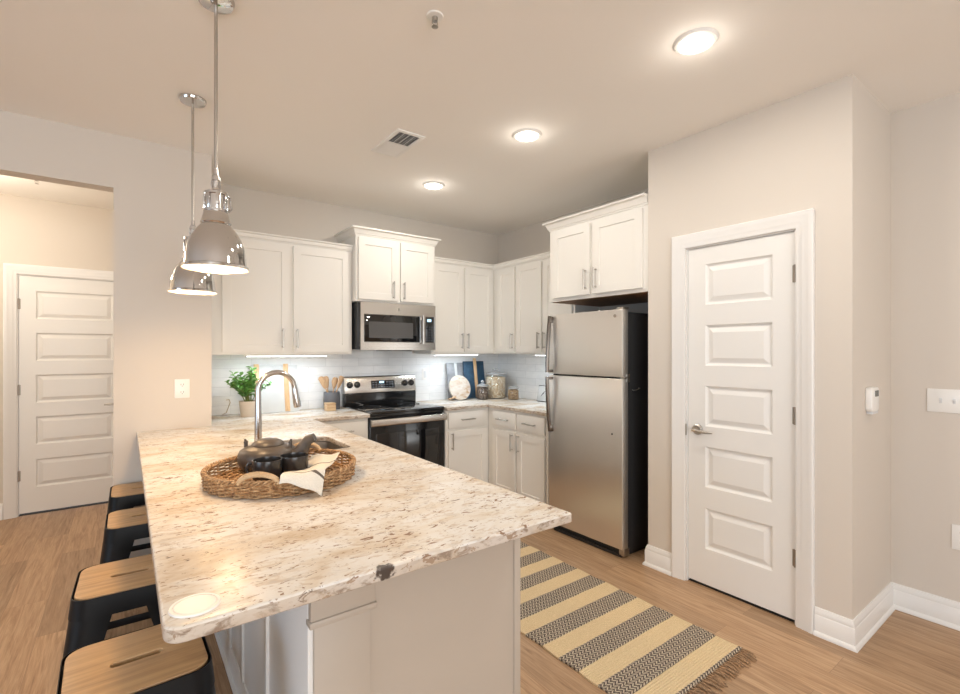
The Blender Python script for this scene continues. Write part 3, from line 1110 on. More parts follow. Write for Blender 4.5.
def fridge_door(name, z0, z1):
    sec = []
    n = 10
    for k in range(n + 1):
        y = FY0 + (FY1 - FY0) * k / n
        sec.append((FRX + 0.012 * (2 * k / n - 1) ** 4 * 0.6, y))
    rr = [(FRX + 0.062, FY0), (FRX + 0.014, FY0)] + [(x, y) for x, y in sec[1:-1]] + [(FRX + 0.014, FY1), (FRX + 0.062, FY1)]
    sec2 = [(FRX + 0.064, FY0 + 0.001), (FRX + 0.014, FY0), (FRX + 0.004, FY0 + 0.004)] + [(x, y) for x, y in sec[1:-1]] + [(FRX + 0.004, FY1 - 0.004), (FRX + 0.014, FY1), (FRX + 0.064, FY1 - 0.001)]
    q = MB().prism([(x, y) for x, y in sec2][::-1], z0, z1, bev=0.003)
    return q.build(name, M_FRIDGE, t, smooth=50)


dz = fridge_door('freezer_door', 1.241, 1.705)
dm = fridge_door('main_door', 0.066, 1.228)
MB().box(FRX + 0.050, FRX + 0.074, FY0 + 0.008, FY1 - 0.008, 0.09, 1.695).build('door_gasket', M_RUBBER, t)


def fr_handle(zo, zg, parent):
    """zo: outer end, zg: end beside the gap between the doors, where the bar stands off most"""
    hy = FY1 - 0.040
    pts, rad = [], []
    n = 14
    for k in range(n + 1):
        f = k / n
        pts.append((FRX - 0.022 - 0.029 * math.sin(PI / 2 * f) ** 0.9, hy, zo + (zg - zo) * f))
        rad.append(0.0135)
    q = MB().tube(pts, rad, 12, flat=1.3)
    sg = 1 if zg > zo else -1
    q.box(FRX - 0.032, FRX + 0.006, hy - 0.015, hy + 0.015, zo - 0.002, zo + sg * 0.050, 0.004)
    q.box(FRX - 0.050, FRX + 0.006, hy - 0.012, hy + 0.012, zg - sg * 0.002, zg - sg * 0.022, 0.003)
    h = q.build('handle', M_STEELD, parent)
    h['label'] = 'long bowed dark steel handle'


fr_handle(1.692, 1.252, dz)
fr_handle(0.790, 1.218, dm)
m = MB()
m.box(FRX + 0.012, FRX + 0.085, FY0 + 0.004, FY0 + 0.055, 1.705, 1.722, 0.004)
m.build('top_hinge', M_NICKEL, t)
m = MB()
m.box(FRX + 0.020, FRX + 0.075, FY0 - 0.006, FY0 + 0.03, 1.229, 1.242, 0.001)
m.box(FRX + 0.052, FRX + 0.082, FY0 - 0.002, FY0 + 0.012, 1.205, 1.262, 0.002)
m.build('door_hinge', M_NICKEL, t)
m = MB()
m.lathe([(0.0, -0.0025), (0.011, -0.002), (0.012, 0.0)], 20, M=Matrix.Translation((FRX + 0.002, FY0 + 0.062, 1.662)) @ Matrix.Rotation(PI / 2, 4, 'Y'))
e1 = m.build('emblem', M_NICKEL, dz)
e1['label'] = 'small round silver emblem'
m = MB().lathe([(0.0, -0.004), (0.006, -0.003), (0.007, 0.0)], 14, M=Matrix.Translation((FRX + 0.0015, FY0 + 0.085, 0.845)) @ Matrix.Rotation(PI / 2, 4, 'Y'))
m.build('lock_button', M_RUBBER, dm)
m = MB().tube([(FRX + 0.13, FY0 + 0.012, 1.150), (FRX + 0.13, FY0 + 0.002, 1.146), (FRX + 0.165, FY0 + 0.0, 1.150), (FRX + 0.20, FY0 + 0.002, 1.158), (FRX + 0.20, FY0 + 0.012, 1.158)], 0.004, 8)
m.build('side_clip', M_NICKEL, t)
MB().box(FRX + 0.03, FRX + 0.09, FY0 + 0.006, FY0 + 0.05, 0.012, 0.062, 0.004).build('foot_bracket', M_NICKEL, t)

# ------------------------------------------------------------------ range
SX0, SX1, SY = 1.584, 2.308, 3.645
t = thing('range', 'stainless and black electric range with glass cooktop', 'stove', ((SX0 + SX1) / 2, 3.9, 0))
MB().box(SX0, SX1, SY + 0.035, YB - 0.014, 0.06, 0.902, 0.003).build('body', M_BLACK, t)
MB().box(SX0 + 0.02, SX1 - 0.02, SY + 0.06, YB - 0.06, 0.0, 0.065).build('base', M_RUBBER, t)
MB().box(SX0 + 0.001, SX1 - 0.001, SY - 0.002, YB - 0.075, 0.900, 0.921, 0.006).build('cooktop', M_GLASSB, t)
for cx, cy, rr in ((1.78, 3.78, 0.105), (2.15, 3.78, 0.085), (1.78, 4.03, 0.08), (2.15, 4.03, 0.105)):
    MB().lathe([(rr - 0.004, 0.0), (rr - 0.004, 0.0006), (rr, 0.0006), (rr, 0.0)], 40, (cx, cy, 0.9211)).build('burner_ring', M_DARK, t)
MB().box(SX0, SX1, YB - 0.078, YB - 0.014, 0.900, 1.030, 0.003).build('back_riser', M_BLACK, t)
bgm = Matrix.Translation((SX0, YB - 0.082, 1.032)) @ Matrix.Rotation(-math.radians(8), 4, 'X')
W_ = SX1 - SX0
bg_ = MB().box(0.0, W_, 0, 0.045, 0, 0.150, 0.005, M=bgm).build('control_panel', M_STEEL, t)
MB().box(-0.002, W_ + 0.002, 0.006, 0.052, 0.146, 0.156, 0.002, M=bgm).build('panel_cap', M_BLACK, t)
for kx in (0.048, 0.118, W_ - 0.118, W_ - 0.048):
    q = MB()
    km = bgm @ Matrix.Translation((kx, 0, 0.078)) @ Matrix.Rotation(PI / 2, 4, 'X')
    q.lathe([(0.030, 0.0), (0.030, 0.005), (0.024, 0.006), (0.021, 0.024), (0.018, 0.026), (0.0, 0.026)], 24, M=km)
    q.box(kx - 0.004, kx + 0.004, -0.033, -0.02, 0.058, 0.098, 0.001, M=bgm)
    q.build('knob', M_BLACK, bg_)
dsp = MB().box(0.255, 0.495, -0.003, 0.004, 0.036, 0.112, 0.003, M=bgm).build('display', M_GLASSB, bg_)
q = MB()
for rr in range(3):
    for cc in range(8):
        if 2 <= cc <= 4 and rr == 2:
            continue
        q.box(0.268 + cc * 0.028, 0.283 + cc * 0.028, -0.0042, -0.0028, 0.046 + rr * 0.022, 0.053 + rr * 0.022, M=bgm)
q.build('button_print', M_KEY, bg_)
MB().box(0.338, 0.385, -0.0045, -0.0028, 0.086, 0.104, M=bgm).build('clock_digits', M_DIGIT, bg_)
# front
MB().box(SX0 + 0.002, SX1 - 0.002, SY + 0.006, SY + 0.04, 0.868, 0.900, 0.003).build('front_rail', M_BLACK, t)
od = MB().box(SX0 + 0.004, SX1 - 0.004, SY - 0.008, SY + 0.034, 0.215, 0.862, 0.006).build('oven_door', M_BLACK, t)
MB().box(SX0 + 0.06, SX1 - 0.06, SY - 0.011, SY - 0.006, 0.30, 0.74, 0.002).build('oven_window', M_GLASSB, od)
q = MB()
hp = rrect(-0.012, 0.012, -0.028, 0.028, 0.010)
q.rings([[(SX0 + 0.004, SY - 0.040 + a, 0.833 + b) for a, b in hp], [(SX1 - 0.004, SY - 0.040 + a, 0.833 + b) for a, b in hp]])
for hx in (SX0 + 0.045, SX1 - 0.045):
    q.box(hx - 0.016, hx + 0.016, SY - 0.045, SY - 0.004, 0.818, 0.848, 0.004)
q.build('handle', M_STEEL, od)['label'] = 'wide stainless oven handle'
MB().box(SX0 + 0.004, SX1 - 0.004, SY - 0.004, SY + 0.034, 0.065, 0.205, 0.005).build('drawer', M_BLACK, t)

# ------------------------------------------------------------------ microwave
MX0, MX1, MY = 1.592, 2.328, 3.832
MZ0, MZ1 = 1.428, 1.838
t = thing('microwave', 'stainless over-the-range microwave hung below a cabinet', 'microwave', ((MX0 + MX1) / 2, 4.0, MZ0))
MB().box(MX0 - 0.020, MX1 - 0.004, MY + 0.03, YB - 0.014, MZ0 + 0.006, MZ1, 0.003).build('body', M_DARK, t)
fm = face_y(MX0, MY, MZ0)
W_, H_ = MX1 - MX0, MZ1 - MZ0
fr_ = MB().slab(W_, H_, 0.032, [(0.030, 0.575, 0.068, 0.310), (0.612, W_ - 0.012, 0.068, 0.310)], [(0.003, 0.003)], M=fm).build('front_panel', M_STEEL, t, smooth=25)
MB().box(0.034, 0.571, 0.0006, 0.006, 0.072, 0.306, 0.001, M=fm).build('door_glass', M_GLASSB, t)
m_scr = MB().box(0.075, 0.500, -0.0006, 0.002, 0.105, 0.245, 0.0, M=fm).build('window_screen', mat('perforated_window_screen', (0.085, 0.082, 0.08), 0.22, bump=0.2, bscale=900), t)
kp = MB().box(0.616, W_ - 0.016, 0.0006, 0.006, 0.072, 0.306, 0.001, M=fm).build('keypad', M_GLASSB, t)
q = MB()
for rr in range(6):
    for cc in range(3):
        q.box(0.640 + cc * 0.026, 0.650 + cc * 0.026, -0.0004, 0.0008, 0.084 + rr * 0.025, 0.092 + rr * 0.025, M=fm)
q.build('button_print', M_KEY, kp)
MB().box(0.648, 0.690, -0.0006, 0.0008, 0.262, 0.286, M=fm).build('clock_digits', M_DIGIT, kp)
q = MB()
hp = rrect(-0.013, 0.013, -0.009, 0.009, 0.006)
q.rings([[(0.593 + a, -0.034 + b, z) for a, b in hp] for z in (0.055, 0.318)], M=fm)
for z in (0.085, 0.29):
    q.box(0.584, 0.602, -0.030, 0.002, z - 0.012, z + 0.012, 0.003, M=fm)
q.build('handle', M_STEEL, t)
MB().lathe([(0.0, -0.002), (0.011, -0.0015), (0.012, 0.0)], 20, M=fm @ Matrix.Translation((0.36, 0, 0.357)) @ Matrix.Rotation(-PI / 2, 4, 'X')).build('emblem', M_NICKEL, t)
MB().box(MX0 + 0.16, MX1 - 0.24, MY + 0.012, MY + 0.05, MZ0 - 0.008, MZ0 + 0.008, 0.002).build('vent_grille', M_RUBBER, t)

# ------------------------------------------------------------------ ceiling fittings
RL = ['ceiling downlight nearest the pantry corner, largest of the three in view', 'middle downlight of the three in line on the ceiling', 'small far downlight in front of the corner wall cabinets', None, None]
for k, (x, y) in enumerate(((1.955, 1.086), (1.972, 2.17), (1.969, 3.27), (1.95, 0.0), (-1.8, -0.6))):
    if RL[k]:
        t = thing('recessed_light', RL[k], 'light', (x, y, ZC), 0, 'recessed downlights in the ceiling')
        MB().lathe([(0.066, -0.004), (0.070, -0.012), (0.082, -0.010), (0.090, -0.002), (0.091, 0.0)], 40, (x, y, ZC)).build('trim_ring', M_WHITEP, t)
        MB().lathe([(0.0, -0.0105), (0.04, -0.0095), (0.067, -0.0065)], 40, (x, y, ZC)).build('lens', M_LENS, t)
    light('recessed_lamp', 'AREA', (x, y, ZC - 0.020), E_RECESSED, NEUT, (0, 0, 0), 0.13, shape='DISK')
    # the domed diffuser also throws some light sideways, along the ceiling
    light('recessed_lamp_side', 'POINT', (x, y, ZC - 0.075), E_RECESSED * 0.11, NEUT, radius=0.045)

t = thing('ceiling_vent', 'white ceiling air vent with a dark half and a pale half', 'vent', (1.39, 2.755, ZC))
vx0, vx1, vy0, vy1 = 1.297, 1.485, 2.562, 2.950
m = MB()
fw = 0.024
m.box(vx0, vx1, vy0, vy0 + fw, ZC - 0.008, ZC, 0.002).box(vx0, vx1, vy1 - fw, vy1, ZC - 0.008, ZC, 0.002)
m.box(vx0, vx0 + fw, vy0 + fw, vy1 - fw, ZC - 0.008, ZC, 0.002).box(vx1 - fw, vx1, vy0 + fw, vy1 - fw, ZC - 0.008, ZC, 0.002)
m.box(vx0 + fw, vx1 - fw, 2.750, 2.762, ZC - 0.008, ZC, 0.001)
m.build('frame', M_WHITEP, t)
MB().box(vx0 + fw, vx1 - fw, vy0 + fw, vy1 - fw, ZC - 0.0006, ZC - 0.0001).build('shade_backing', M_VENTB, t)  # flat dark sheet painted for the shade behind the louvers
for half, (a, b) in enumerate(((vy0 + fw, 2.750), (2.762, vy1 - fw))):
    m = MB()
    n = 9
    for k in range(n):
        y = a + (b - a) * (k + 0.5) / n
        ang = math.radians(28 if half == 0 else -22)
        m.box(vx0 + fw, vx1 - fw, -0.0075, 0.0075, -0.0006, 0.0006, M=Matrix.Translation((0, y, ZC - 0.0052)) @ Matrix.Rotation(ang if half else ang, 4, 'X'))
    if half == 0:
        for k in range(1, 4):
            x = vx0 + fw + (vx1 - vx0 - 2 * fw) * k / 4
            m.box(x - 0.001, x + 0.001, a, b, ZC - 0.007, ZC - 0.005)
    m.build('louvers', M_WHITEP, t)


def sprinkler(x, y, label):
    t = thing('fire_sprinkler', label, 'sprinkler', (x, y, ZC))
    MB().lathe([(0.0, -0.006), (0.018, -0.006), (0.031, -0.004), (0.034, 0.0)], 28, (x, y, ZC)).build('escutcheon', M_WHITEP, t)
    q = MB().cyl((x, y, ZC - 0.004), (x, y, ZC - 0.022), 0.011, n=14)
    for s in (-1, 1):
        q.tube([(x + s * 0.010, y, ZC - 0.018), (x + s * 0.012, y, ZC - 0.03), (x, y, ZC - 0.042)], 0.0025, 6)
    q.build('frame_arms', M_NICKEL, t)
    MB().lathe([(0.0, -0.042), (0.013, -0.042), (0.013, -0.044), (0.0, -0.045)], 16, (x, y, ZC)).build('deflector', M_NICKEL, t)


sprinkler(0.980, 1.617, 'fire sprinkler on the kitchen ceiling above the peninsula')
sprinkler(-0.545, 4.95, 'fire sprinkler on the hall ceiling beyond the opening')


def pendant(x, y, label):
    zb = 1.727
    t = thing('pendant_lamp', label, 'lamp', (x, y, zb), 0, 'chrome pendants over the peninsula')
    c = (x, y, zb)
    MB().lathe([(0.0, -0.026), (0.03, -0.025), (0.058, -0.018), (0.064, -0.006), (0.064, 0.0)], 40, (x, y, ZC)).build('canopy', M_CHROME, t)
    MB().cyl((x, y, ZC - 0.02), (x, y, zb + 0.375), 0.0062, n=12).build('stem', M_NICKEL, t)
    R = 0.112
    prof = [(R, 0.0), (R, 0.010), (R - 0.006, 0.013), (R - 0.008, 0.030), (R - 0.010, 0.055), (R - 0.016, 0.085), (R - 0.027, 0.115), (R - 0.043, 0.142), (R - 0.056, 0.158), (R - 0.062, 0.166), (R - 0.059, 0.172), (R - 0.062, 0.178), (0.044, 0.200), (0.040, 0.214)]
    MB().lathe(prof, 56, c, cap1=True).build('shade', M_CHROME, t, smooth=30)
    q = MB()
    q.lathe([(R - 0.0005, 0.0002), (R - 0.006, 0.004), (R - 0.0095, 0.030), (R - 0.0120, 0.055), (R - 0.018, 0.084), (R - 0.030, 0.113), (R - 0.046, 0.139), (R - 0.066, 0.158), (0.03, 0.164), (0.0, 0.165)], 56, c)
    q.build('lining', M_INNER, t)['label'] = 'white inside of the shade'
    q = MB()
    q.lathe([(0.036, 0.212), (0.042, 0.214), (0.042, 0.222), (0.036, 0.224), (0.036, 0.276), (0.041, 0.278), (0.041, 0.286), (0.030, 0.292), (0.016, 0.296), (0.012, 0.305)], 32, c, cap0=True, cap1=True)
    for k in range(8):
        a = 2 * PI * k / 8
        q.box(0.036, 0.042, -0.005, 0.005, 0.222, 0.280, 0.001, M=Matrix.Translation(c) @ Matrix.Rotation(a, 4, 'Z'))
    q.build('lamp_holder', M_CHROME, t, smooth=30)
    q = MB()
    q.lathe([(0.010, 0.304), (0.011, 0.33), (0.014, 0.333), (0.014, 0.350), (0.009, 0.354), (0.009, 0.378)], 20, c, cap0=True, cap1=True)
    q.tube([(x - 0.012, y, zb + 0.30), (x - 0.015, y, zb + 0.32), (x - 0.012, y, zb + 0.345)], 0.003, 6)
    q.tube([(x + 0.012, y, zb + 0.30), (x + 0.015, y, zb + 0.32), (x + 0.012, y, zb + 0.345)], 0.003, 6)
    q.tube([(x + 0.036, y, zb + 0.215), (x + 0.052, y, zb + 0.235), (x + 0.050, y, zb + 0.275), (x + 0.034, y, zb + 0.288)], 0.004, 8)
    q.build('swivel_joint', M_CHROME, t)
    MB().lathe([(0.0, 0.048), (0.018, 0.052), (0.030, 0.068), (0.030, 0.086), (0.020, 0.112), (0.014, 0.130), (0.014, 0.160)], 24, c).build('bulb', M_BULB, t)
    light('pendant_bulb_light', 'AREA', (x, y, zb + 0.022), E_PENDANT, WARM, (0, 0, 0), 0.15, shape='DISK')


pendant(0.272, 2.03, 'nearer and larger looking of the two chrome dome pendants')
pendant(0.283, 2.912, 'farther chrome dome pendant, partly behind the other shade')

# under-cabinet strips
for (x0, x1, y0, y1, lab) in ((0.735, 1.350, 3.955, 3.985, 'lit white strip under the widest wall cabinet'), (2.40, 2.92, 3.955, 3.985, 'lit white strip under the back wall cabinet right of the microwave'), (3.125, 3.155, 2.95, 3.33, 'lit white strip under the wall cabinet near the refrigerator')):
    t = thing('under_cabinet_light', lab, 'light', ((x0 + x1) / 2, (y0 + y1) / 2, U0), 0, 'under-cabinet strips')
    MB().box(x0, x1, y0, y1, U0 - 0.012, U0 - 0.0005, 0.001).build('housing', M_WHITEP, t)
    MB().box(x0 + 0.004, x1 - 0.004, y0 + 0.003, y1 - 0.003, U0 - 0.016, U0 - 0.012).build('diffuser', M_STRIPL, t)
    lx, ly = x1 - x0, y1 - y0
    light('strip_lamp', 'AREA', ((x0 + x1) / 2, (y0 + y1) / 2, U0 - 0.018), E_STRIP * max(lx, ly) / 0.5, COOL, (0, 0, 0), lx, ly)
light('hall_ceiling_lamp', 'POINT', (-1.1, 4.7, ZC - 0.35), E_HALL, HALLC, radius=0.12)


# ------------------------------------------------------------------ plates on the walls
def outlet(name, label, M, w, h, kind, cat='outlet'):
    t = thing(name, label, cat, M @ Vector((w / 2, 0, h / 2)))
    MB().box(0, w, -0.006, 0, 0, h, 0.0025, M=M).build('cover_plate', M_WHITEP, t)
    if kind == 'duplex':
        for z in (h * 0.30, h * 0.70):
            MB().prism(rrect(-0.017, 0.017, -0.014, 0.014, 0.008), 0, 0.003, M=M @ Matrix.Translation((w / 2, -0.0055, z)) @ Matrix.Rotation(PI / 2, 4, 'X')).build('socket', M_WHITEP, t)
            q = MB()
            for s in (-0.007, 0.007):
                q.box(w / 2 + s - 0.0012, w / 2 + s + 0.0012, -0.0092, -0.0083, z - 0.002, z + 0.008, M=M)
            q.cyl((w / 2, -0.0092, z - 0.008), (w / 2, -0.0080, z - 0.008), 0.0025, n=10, M=M)
            q.build('slots', M_INK, t)
    elif kind == 'decor':
        MB().box(w / 2 - 0.017, w / 2 + 0.017, -0.008, -0.005, h / 2 - 0.034, h / 2 + 0.034, 0.001, M=M).build('socket', M_GREYPL, t)
    elif isinstance(kind, list):
        for x in kind:
            q = MB()
            q.box(x - 0.0055, x + 0.0055, -0.007, -0.005, h / 2 - 0.013, h / 2 + 0.013, 0.001, M=M)
            q.box(x - 0.0045, x + 0.0045, -0.018, -0.005, h / 2 + 0.001, h / 2 + 0.010, 0.0015, M=M)
            q.build('toggle', M_GREYPL, t)
    return t


outlet('wall_outlet', 'white outlet on the left wall under the far pendant', face_y(0.254, YL, 1.112), 0.085, 0.124, 'duplex')
outlet('wall_outlet', 'white outlet low on the right wall below the light switches', face_x(XR, 0.522, 0.402), 0.080, 0.128, 'duplex')
outlet('light_switch', 'wide white switch plate on the right wall with toggles', face_x(XR, 0.616, 1.100), 0.163, 0.122, [0.053, 0.104, 0.14], 'light switch')
outlet('wall_outlet', 'pale outlet on the backsplash just right of the range', face_y(2.415, YB - 0.010, 1.125), 0.072, 0.115, 'decor')

t = thing('thermostat', 'white thermostat with a small dark screen on the side of the pantry wall', 'thermostat', (3.02, YP0, 1.17))
TM = face_y(2.968, YP0, 1.116)
MB().prism(rrect(0, 0.115, 0, 0.122, 0.022), 0, 0.030, bev=0.006, M=TM @ Matrix.Rotation(PI / 2, 4, 'X')).build('case', M_WHITEP, t)
MB().box(0.045, 0.100, -0.0315, -0.0295, 0.075, 0.105, M=TM).build('screen', M_LCD, t)
MB().box(0.020, 0.115, -0.026, 0.0, -0.014, 0.004, 0.004, M=TM).build('base_lip', M_GREYPL, t)

# ------------------------------------------------------------------ bar stools
def make_stool():
    t = thing('bar_stool', 'x', 'stool', (0, 0, 0), 0, 'bar stools along the peninsula')
    h = 0.61
    s = 0.153
    seat = rrect(-s + 0.004, s - 0.004, -s + 0.004, s - 0.004, 0.048)
    slot = rrect(-0.056, 0.056, -0.0115, 0.0115, 0.0112)[::-1]
    MB().prism(seat, h - 0.016, h, holes=[slot], bev=0.003).build('seat', M_SEAT, t, 'local')['label'] = 'wooden seat board with a hand slot'
    # metal pan: rim, skirt
    def rr(e, z, rad):
        return [(x, y, z) for x, y in rrect(-s - e, s + e, -s - e, s + e, rad)]
    m = MB()
    m.rings([rr(-0.004, h - 0.020, 0.046), rr(0.001, h - 0.018, 0.050), rr(0.002, h - 0.002, 0.050), rr(0.004, h - 0.003, 0.050), rr(0.006, h - 0.022, 0.052), rr(0.011, h - 0.066, 0.054), rr(0.009, h - 0.066, 0.052), rr(0.003, h - 0.026, 0.050)], cap0=True, cap1=False)
    m.build('seat_pan', M_STOOL, t, 'local', smooth=40)['label'] = 'black metal pan under the seat'
    for sx in (-1, 1):
        for sy in (-1, 1):
            m = MB()
            rings = []
            for f in (0.0, 0.06, 0.35, 0.7, 1.0):
                z = (h - 0.040) * (1 - f) + 0.0 * f
                c = s + 0.006 + 0.066 * f
                w = 0.090 * (1 - f) ** 1.1 + 0.030
                rd = min(0.050 * (1 - f) + 0.014, w * 0.8)
                th = 0.003
                pr = []
                n = 5
                # outer L profile (corner at (c,c)), from the x-flange end to the y-flange end
                out = [(c - w, c)] + [(c - rd + rd * math.sin(PI / 2 * k / n), c - rd + rd * math.cos(PI / 2 * k / n)) for k in range(n + 1)] + [(c, c - w)]
                rd2 = max(0.002, rd - th)
                inn = [(c - th, c - w)] + [(c - rd + rd2 * math.cos(PI / 2 * k / n), c - rd + rd2 * math.sin(PI / 2 * k / n)) for k in range(n + 1)] + [(c - w, c - th)]
                ring = [(sx * x, sy * y, z) for x, y in out + inn]
                rings.append(ring)
            m.rings(rings)
            lg = m.build('leg', M_STOOL, t, 'local', smooth=40)
    # foot rail braces
    zb = 0.19
    c = s + 0.010 + 0.062 * (1 - zb / (h - 0.04)) - 0.006
    for a in range(4):
        m = MB().box(-c + 0.03, c - 0.03, c - 0.012, c - 0.004, zb - 0.016, zb + 0.016, 0.002, M=Matrix.Rotation(a * PI / 2, 4, 'Z'))
        m.build('foot_rail', M_STOOL, t, 'local')
    return t


M_STOOL = mat('black_powder_coat', (0.005, 0.0055, 0.0065), 0.42, spec=0.25, bump=0.06, bscale=400)
st = make_stool()
spots = [((0.024, 1.552), 0.03, 'nearest black bar stool, at the front corner of the peninsula'),
         ((0.014, 2.165), -0.02, 'second black bar stool from the front of the peninsula'),
         ((0.080, 2.893), 0.0, 'third black bar stool from the front of the peninsula'),
         ((0.083, 3.478), 0.0, 'farthest black bar stool, tucked by the left wall')]
for k, ((x, y), a, lab) in enumerate(spots):
    o = st if k == 0 else copy_tree(st)
    o.location = (x, y, 0)
    o.rotation_euler = (0, 0, a)
    o['label'] = lab

# ------------------------------------------------------------------ rug
t = thing('runner_rug', 'yellow and dark striped woven runner rug on the floor', 'rug', ((RUG[0] + RUG[1]) / 2, 1.9, 0))
bm = bmesh.new()
nx, ny = 24, 60
V = []
for j in range(ny + 1):
    row = []
    for i in range(nx + 1):
        x = RUG[0] + (RUG[1] - RUG[0]) * i / nx
        y = RUG[2] + (RUG[3] - RUG[2]) * j / ny
        wob = 0.003 * math.sin(y * 31) if i in (0, nx) else 0
        row.append(bm.verts.new((x + wob, y, 0.0085 + 0.0008 * math.sin(x * 40) * math.sin(y * 23))))
    V.append(row)
for j in range(ny):
    for i in range(nx):
        bm.faces.new((V[j][i], V[j][i + 1], V[j + 1][i + 1], V[j + 1][i]))
bd = [e for e in bm.edges if len(e.link_faces) == 1]
ex = bmesh.ops.extrude_edge_only(bm, edges=bd)
for g_ in ex['geom']:
    if isinstance(g_, bmesh.types.BMVert):
        g_.co.z = 0.001
m = MB()
m.bm.free()
m.bm = bm
m.build('woven_body', M_RUG, t, smooth=60)
for yy, sg in ((RUG[2], -1), (RUG[3], 1)):
    m = MB()
    rnd = random.Random(3)
    n = 46
    for k in range(n):
        x = RUG[0] + 0.006 + (RUG[1] - RUG[0] - 0.012) * k / (n - 1)
        L = 0.055 + 0.03 * rnd.random()
        dx = rnd.uniform(-0.02, 0.02)
        z1 = 0.004 + rnd.random() * 0.006
        m.tube([(x, yy - sg * 0.004, 0.006), (x + dx * 0.3, yy + sg * L * 0.35, 0.010), (x + dx, yy + sg * L * 0.75, z1 + 0.001), (x + dx + rnd.uniform(-0.012, 0.012), yy + sg * L, 0.0035)], [0.0028, 0.0046, 0.0038, 0.0022], 6)
    fo = m.build('fringe', M_FRINGE, t)
    fo['kind'] = 'stuff'
    fo['label'] = 'brown knotted fringe'

# ------------------------------------------------------------------ tray and tea things
CT = 0.914
TX, TY, TR = 0.501, 1.988, 0.272
t = thing('wicker_tray', 'round brown wicker tray on the granite peninsula', 'tray', (TX, TY, CT))
m = MB()
# woven base: concentric strands
for k in range(9):
    rr = 0.02 + k * 0.030
    if rr > TR - 0.004:
        break
    n = max(16, int(rr * 190))
    m.tube([(TX + rr * math.cos(2 * PI * i / n), TY + rr * math.sin(2 * PI * i / n), CT + 0.008 + 0.002 * math.sin(i * 2.1 + k)) for i in range(n)], 0.0055, 5, loop=True)
for k in range(40):
    a = 2 * PI * k / 40
    m.tube([(TX + 0.01 * math.cos(a), TY + 0.01 * math.sin(a), CT + 0.006), (TX + (TR - 0.006) * math.cos(a), TY + (TR - 0.006) * math.sin(a), CT + 0.006)], 0.0042, 5)
m.lathe([(0.0, 0.0015), (TR - 0.006, 0.0015), (TR - 0.005, 0.004), (0.0, 0.004)], 48, (TX, TY, CT))
m.build('woven_base', M_WICK, t)
m = MB()
NS = 52
lev = 8
for k in range(lev):
    f = k / (lev - 1)
    rr = TR - 0.002 + 0.004 * f
    z = CT + 0.0045 + 0.044 * f
    n = NS * 4
    m.tube([(TX + (rr + 0.0055 * math.sin(i * PI / 4 + k * PI + PI / 4)) * math.cos(2 * PI * i / n),
             TY + (rr + 0.0055 * math.sin(i * PI / 4 + k * PI + PI / 4)) * math.sin(2 * PI * i / n),
             z) for i in range(n)], 0.0030, 5, loop=True)
for k in range(NS // 2):
    a = 2 * PI * k / (NS // 2)
    m.tube([(TX + (TR - 0.002) * math.cos(a), TY + (TR - 0.002) * math.sin(a), CT + 0.003), (TX + (TR + 0.002) * math.cos(a), TY + (TR + 0.002) * math.sin(a), CT + 0.052)], 0.0034, 5)
for ph in range(3):        # braided rim
    n = 220
    m.tube([(TX + (TR + 0.001 + 0.0065 * math.cos(i * 0.9 + ph * 2.1)) * math.cos(2 * PI * i / n), TY + (TR + 0.001 + 0.0065 * math.cos(i * 0.9 + ph * 2.1)) * math.sin(2 * PI * i / n), CT + 0.055 + 0.0065 * math.sin(i * 0.9 + ph * 2.1)) for i in range(n)], 0.0042, 5, loop=True)
m.build('woven_wall', M_WICK, t)
for s in (1, -1):
    ang = math.radians(-121 if s > 0 else 55)
    m = MB()
    hm = Matrix.Translation((TX, TY, CT)) @ Matrix.Rotation(ang, 4, 'Z')
    pts = []
    for k in range(13):
        f = k / 12
        w = (f - 0.5) * 0.135
        pts.append((TR + 0.003 - 0.010 * (2 * f - 1) ** 2, w, 0.052 + 0.034 * math.sin(PI * f) ** 0.5))
    m.tube(pts, 0.0085, 10, M=hm)
    for k in range(1, 30):
        f = k / 30
        w = (f - 0.5) * 0.135
        z = 0.052 + 0.034 * math.sin(PI * f) ** 0.5
        x = TR + 0.003 - 0.010 * (2 * f - 1) ** 2
        m.tube([(x + 0.0092 * math.cos(q * PI / 4), w + q * 0.0004, z + 0.0092 * math.sin(q * PI / 4)) for q in range(8)], 0.0016, 4, loop=False, M=hm)
    m.build('handle', M_WICKL, t)['label'] = 'pale wrapped wicker handle'

TB = CT + 0.0145
# teapot
PX, PY = 0.483, 2.150
t = thing('teapot', 'dark brown clay teapot with curved spout on the wicker tray', 'teapot', (PX, PY, TB))
MB().lathe([(0.0, 0.0), (0.090, 0.0), (0.102, 0.005), (0.113, 0.025), (0.117, 0.045), (0.116, 0.062), (0.109, 0.078), (0.092, 0.089), (0.070, 0.096), (0.060, 0.098), (0.058, 0.094), (0.0, 0.094)], 48, (PX, PY, TB)).build('body', M_CLAY, t, smooth=40)
ld = MB().lathe([(0.062, 0.0965), (0.065, 0.099), (0.062, 0.104), (0.052, 0.113), (0.036, 0.120), (0.026, 0.122), (0.0, 0.1225)], 40, (PX, PY, TB)).build('lid', M_CLAY, t, smooth=50)
sd = Vector((0.80, -0.60, 0)).normalized()
sp = []
for f, o_, z in ((0, 0.095, 0.040), (0.2, 0.122, 0.050), (0.4, 0.141, 0.070), (0.6, 0.155, 0.095), (0.8, 0.170, 0.117), (1, 0.196, 0.128)):
    sp.append((PX + sd.x * o_, PY + sd.y * o_, TB + z))
MB().tube(sp, [0.036, 0.034, 0.029, 0.0245, 0.021, 0.0175], 16).build('spout', M_CLAY, t)
